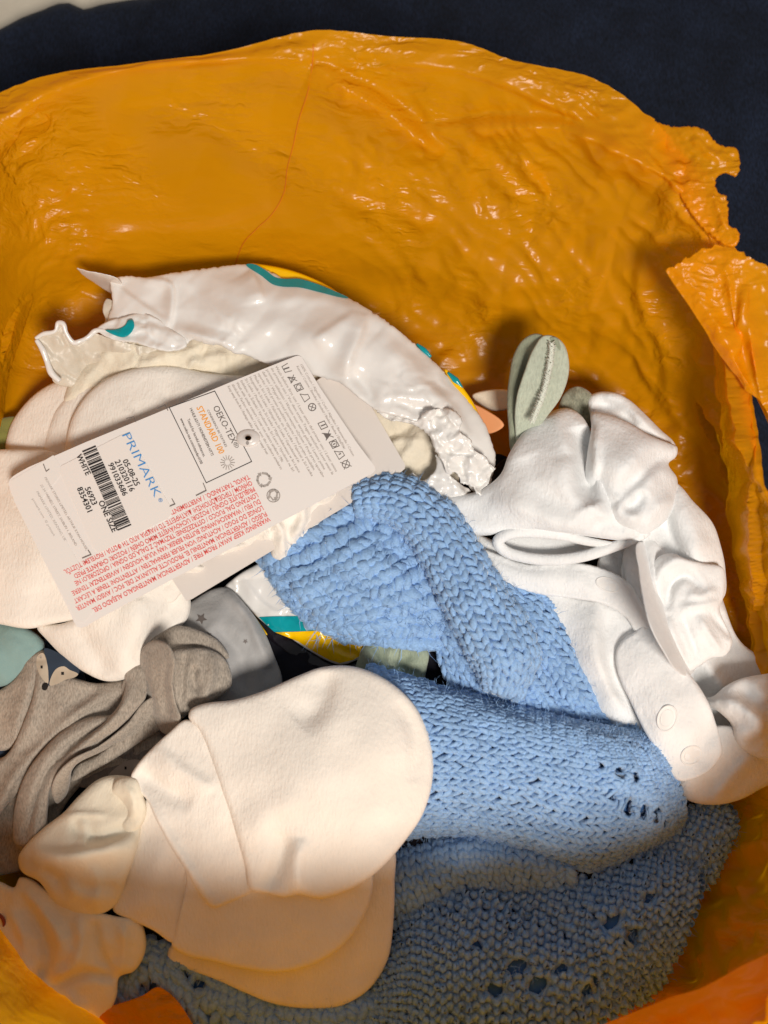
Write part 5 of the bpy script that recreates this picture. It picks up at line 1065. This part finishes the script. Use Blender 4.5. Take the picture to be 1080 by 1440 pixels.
# textile standard box
bx = [(238,573),(302,550),(354,649),(290,679)]
put('standard_box', stroke(bx, 1.1, True), M['ink'], 0.6)
put('standard_print', [line('OEKO-TEX', (299,573), (326,624), 9.5, 0.0, LONG), line('\u00ae', (327,623), (331,631), 7, 0, LONG)], M['dgrey'], 0.6)
put('standard_print', [line('STANDARD 100', (276,573.5), (308.5,639), 9.2, 0.01, LONG)], M['orangeink'], 0.6)
put('standard_print', [line('CONFIDENCE IN TEXTILES', (291,577), (317,629), 3.2, 0, LONG), line('14.HLK.63171 HOHENSTEIN HTTI', (266.5,575), (297,641), 4.2, 0.012, LONG), line('Tested for harmful substances.', (263,590), (286,643), 4.2, 0.004, LONG), line('www.oeko-tex.com/standard100', (253,589), (282,653), 4.2, 0.008, LONG)], M['dgrey'], 0.6)
sun = []
for k in range(14):
    a = k*2*math.pi/14; c = np.array([320, 650.5]); d = np.array([math.cos(a), math.sin(a)]); sun += stroke([c+d*5.8, c+d*9.8], 1.1); sun += stroke([c+d*4.2, c+d*5.0], 1.0)
put('sun_emblem', sun, M['greyink'], 0.6)
# red warning: the lines read upside down, from the right to the left
red = ['WARNING! KEEP AWAY FROM FIRE / ADVERTENCIA! MANTENGALO ALEJADO DEL', 'FUEGO / ADVERTENCIA! MANTENIU EL PRODUCTE ALLUNYAT DEL FOC / AVISO! MANTER', 'LONGE DO FOGO / ACHTUNG! VON FEUER FERNHALTEN / ATTENTION! TENIR A L\u00c9CART', 'DU FEU / WAARSCHUWING! BUITEN BEREIK VAN VUUR HOUDEN / AVVERTENZA! TENERE', 'LONTANO DAL FUOCO / OSTRZE\u017bENIE! TRZYMA\u0106 Z DALA OD OGNIA / OPOZORILO! NE', 'PRIBLI\u017dUJTE OGNJU / POZOR! UCHOV\u00c1VEJTE MIMO OHE\u0147 / POZOR! CHR\u00c1NTE PRED', 'OH\u0147OM / \u03a0\u03a1\u039f\u0395\u0399\u0394\u039f\u03a0\u039f\u0399\u0397\u03a3\u0397! \u0394\u0399\u0391\u03a4\u0397\u03a1\u0395\u0399\u03a4\u0395 \u03a4\u039f \u039c\u0391\u039a\u03a1\u0399\u0391 \u0391\u03a0\u039f \u03a4\u0397 \u03a6\u03a9\u03a4\u0399\u0391 / FIGYELEM! T\u0170ZT\u0150L', 'T\u00c1VOL TARTAND\u00d3. / AVERTISMENT! P\u0102STRA\u021aI DEPARTE DE FOC']
# start (right) and end (left) of each baseline, first line lowest
st_ = [((378.5,727.5),(129,856)), ((374,720.5),(106,853.5)), ((369,712),(103,843)), ((365,703),(100,832)), ((361.5,694),(104,818)), ((357,685.5),(103,808)), ((353.5,677),(89,802)), ((350,668.5),(152,758))]
nl = []
for s, ((xa, ya), (xb, yb)) in zip(red, st_):
    d = np.array([xb-xa, yb-ya]); nl.append(line(s, (xa-5+4, ya-1), (xb, yb), 7.2, 0.012, SH))
put('warning_print', nl, M['red'], 0.6)
# care text, grey, reading down the tag
gl = []
words = ['Wash before first use / Lavar antes del primer uso / Lavar antes', 'do primeiro uso / Vor dem ersten Tragen waschen / Laver avant la', 'premiere utilisation / Wassen voor eerste gebruik / Lavare prima', 'dell uso / Wypra\u0107 przed pierwszym u\u017cyciem / Pred prvo uporabo', 'operite / P\u0159ed prvn\u00edm pou\u017eit\u00edm vyperte / Pred prv\u00fdm pou\u017eit\u00edm', 'Made in Sri Lanka / Fabricado en Sri Lanka / Fabricat a Sri Lanka', 'Hergestellt in Sri Lanka / Fabriqu\u00e9 au Sri Lanka / Geproduceerd in', 'Sri Lanka / Prodotto in Sri Lanka / Wyprodukowano w Sri Lance', 'Izdelano na \u0160rilanki / Vyrobeno na Sr\u00ed Lance / Vyroben\u00e9 na Sr\u00ed', 'Wash with similar colours / Lavar con colores similares / Mit', '\u00e4hnlichen Farben waschen / Laver avec des couleurs similaires', 'Keep away from fire / Reshape whilst damp / Dry away from']
for k, s in enumerate(words):
    b0 = np.array([386.5,515.5])-LONG*(k*6.6); ln = [186, 188, 176, 186, 170, 178, 150, 165, 160, 140, 150, 120][k]*0.92
    ln *= min(1, width(s)/ (ln*0.0+30) if False else 1)
    gl.append(line(s, b0, b0+SH*ln, 3.9, 0.0, LONG))
for k, s in enumerate(['100% Cotton / Algod\u00f3n / Cot\u00f3 / Algod\u00e3o / Baumwolle / Coton', 'Katoen / Cotone / Bawe\u0142na / Bomba\u017e / Bavlna / Bavlna / \u0392\u03b1\u03bc\u03b2\u03ac\u03ba\u03b9']):
    b0 = np.array([424,512.5])-LONG*(k*6+2); gl.append(line(s, b0, b0+SH*(148-k*14), 3.6, 0, LONG))
for k, s in enumerate(['PRIMARK STORES LIMITED, ARTHUR RYAN HOUSE,', '22-24 PARNELL STREET, DUBLIN 1, IRELAND', 'PRIMARK LIMITED, READING, UK', 'primark.com  \u00a9 primark']):
    b0 = np.array([62,672])-LONG*(k*10); gl.append(line(s, b0+SH*k*7, b0+SH*(118-k*12), 3.6, 0, LONG))
put('care_print', gl, M['greyink'], 0.6)
# care symbols
def sq(c, r): c = np.array(c, float); return [c+LONG*r+SH*r*-1, c+LONG*r+SH*r, c-LONG*r+SH*r, c-LONG*r-SH*r]
def circ(c, r, n=14): c = np.array(c, float); return [c+np.array([math.cos(2*math.pi*k/n), math.sin(2*math.pi*k/n)])*r for k in range(n)]
def tri(c, r): c = np.array(c, float); return [c+LONG*r, c-LONG*r*0.8+SH*r, c-LONG*r*0.8-SH*r]
def tub(c, r): c = np.array(c, float); return [c+LONG*r-SH*r*1.3, c-LONG*r-SH*r, c-LONG*r+SH*r, c+LONG*r+SH*r*1.3]
def iron(c, r): c = np.array(c, float); return [c-LONG*r-SH*r*1.4, c-LONG*r+SH*r*1.4, c+LONG*r+SH*r*0.9, c+LONG*r-SH*r*0.4, c+LONG*r*0.2-SH*r*0.6]
def cross(c, r): c = np.array(c, float); return stroke([c-LONG*r-SH*r, c+LONG*r+SH*r], 0.9)+stroke([c-LONG*r+SH*r, c+LONG*r-SH*r], 0.9)
sy = stroke(tub((403,518), 4.6), 0.9)+stroke([(400,519),(406,517)], 1.8)
sy += stroke(tri((411,533), 4.6), 0.9, True)+cross((411,533), 4.6)
sy += stroke(sq((420,544.5), 4.8), 1.0, True)+stroke(circ((420,544.5), 3.4), 0.8, True)
sy += stroke(iron((429.5,558), 4.6), 0.9, True)
sy += stroke(circ((439,572.5), 5.2), 1.0, True)+cross((439,572.5), 3.6)
sy += stroke(sq((454,598), 4.8), 1.0, True)+stroke([(452,599),(457,597)], 1.6)
sy += [(tri((461,612), 5.4), [(0, 1, 2)])]+cross((461,612), 5.6)
sy += stroke(sq((470,624.5), 5), 1.0, True)+stroke(circ((470,624.5), 3.8), 0.8, True)+stroke([(469,625),(471,624)], 1.4)
sy += stroke(iron((478,638.5), 4.8), 0.9, True)+stroke([(477,639),(479,638)], 1.4)
sy += stroke(circ((486.5,653), 5.2), 0.9, True)+cross((486.5,653), 5.4)
put('care_symbol', sy, M['dgrey'], 0.6)
# recycling arrows and green-dot style mark
rc = []
for k in range(3):
    a = k*2*math.pi/3+0.4; c = np.array([371,674.5]); pts = [c+9*np.array([math.cos(a+q), math.sin(a+q)]) for q in (0, 0.55, 1.1, 1.45)]
    rc += stroke(pts, 3.0); e = pts[-1]; d = pts[-1]-pts[-2]; d /= np.linalg.norm(d); m = np.array([-d[1], d[0]]); rc.append(([e+m*3.4, e-m*3.4, e+d*4.4], [(0, 1, 2)]))
c = circ((384.5,697), 9, 26); rc += stroke(c, 1.2, True)
rc += stroke([(378,700),(380,692),(386,689),(390,693),(389,700)], 2.6)+[([(392,699),(385,699),(387,705)], [(0, 1, 2)])]+stroke([(379,697),(384,703),(389,702)], 2.0)
put('recycling_mark', rc, M['greyink'], 0.6)
# clear plastic button through the punched hole
pb = M['btn'] = plain('clear_button', (0.66, 0.62, 0.59), 0.3, 0.4)
A = Acc(); a_ = np.linspace(0, 2*math.pi, 32, endpoint=False)
for k, (r, z) in enumerate([(0, 3.5), (6, 3.4), (11, 2.6), (14, 1.2), (15, 0.2)]):
    pass
rings = [(4, 3.8), (8, 3.4), (12, 2.2), (14.5, 1.0), (15, -1)]
V = []; 
for r, z in rings:
    x = 349+r*np.cos(a_)*1.15; y = 616+r*np.sin(a_)*0.85; V.append(P(x, y, tf(x, y)+z))
V = np.concatenate(V); F = []
for k in range(len(rings)-1):
    for i in range(32): j = (i+1) % 32; F.append((k*32+i, k*32+j, (k+1)*32+j, (k+1)*32+i))
F.append(tuple(range(32)))
mesh_obj('plastic_button', V, F, pb, ft)
x = 348+2.2*np.cos(a_); y = 623+2.8*np.sin(a_); mesh_obj('punched_hole', P(x, y, tf(x, y)+4.2), [tuple(range(32))], plain('hole_grey', (0.33, 0.30, 0.28)), ft)
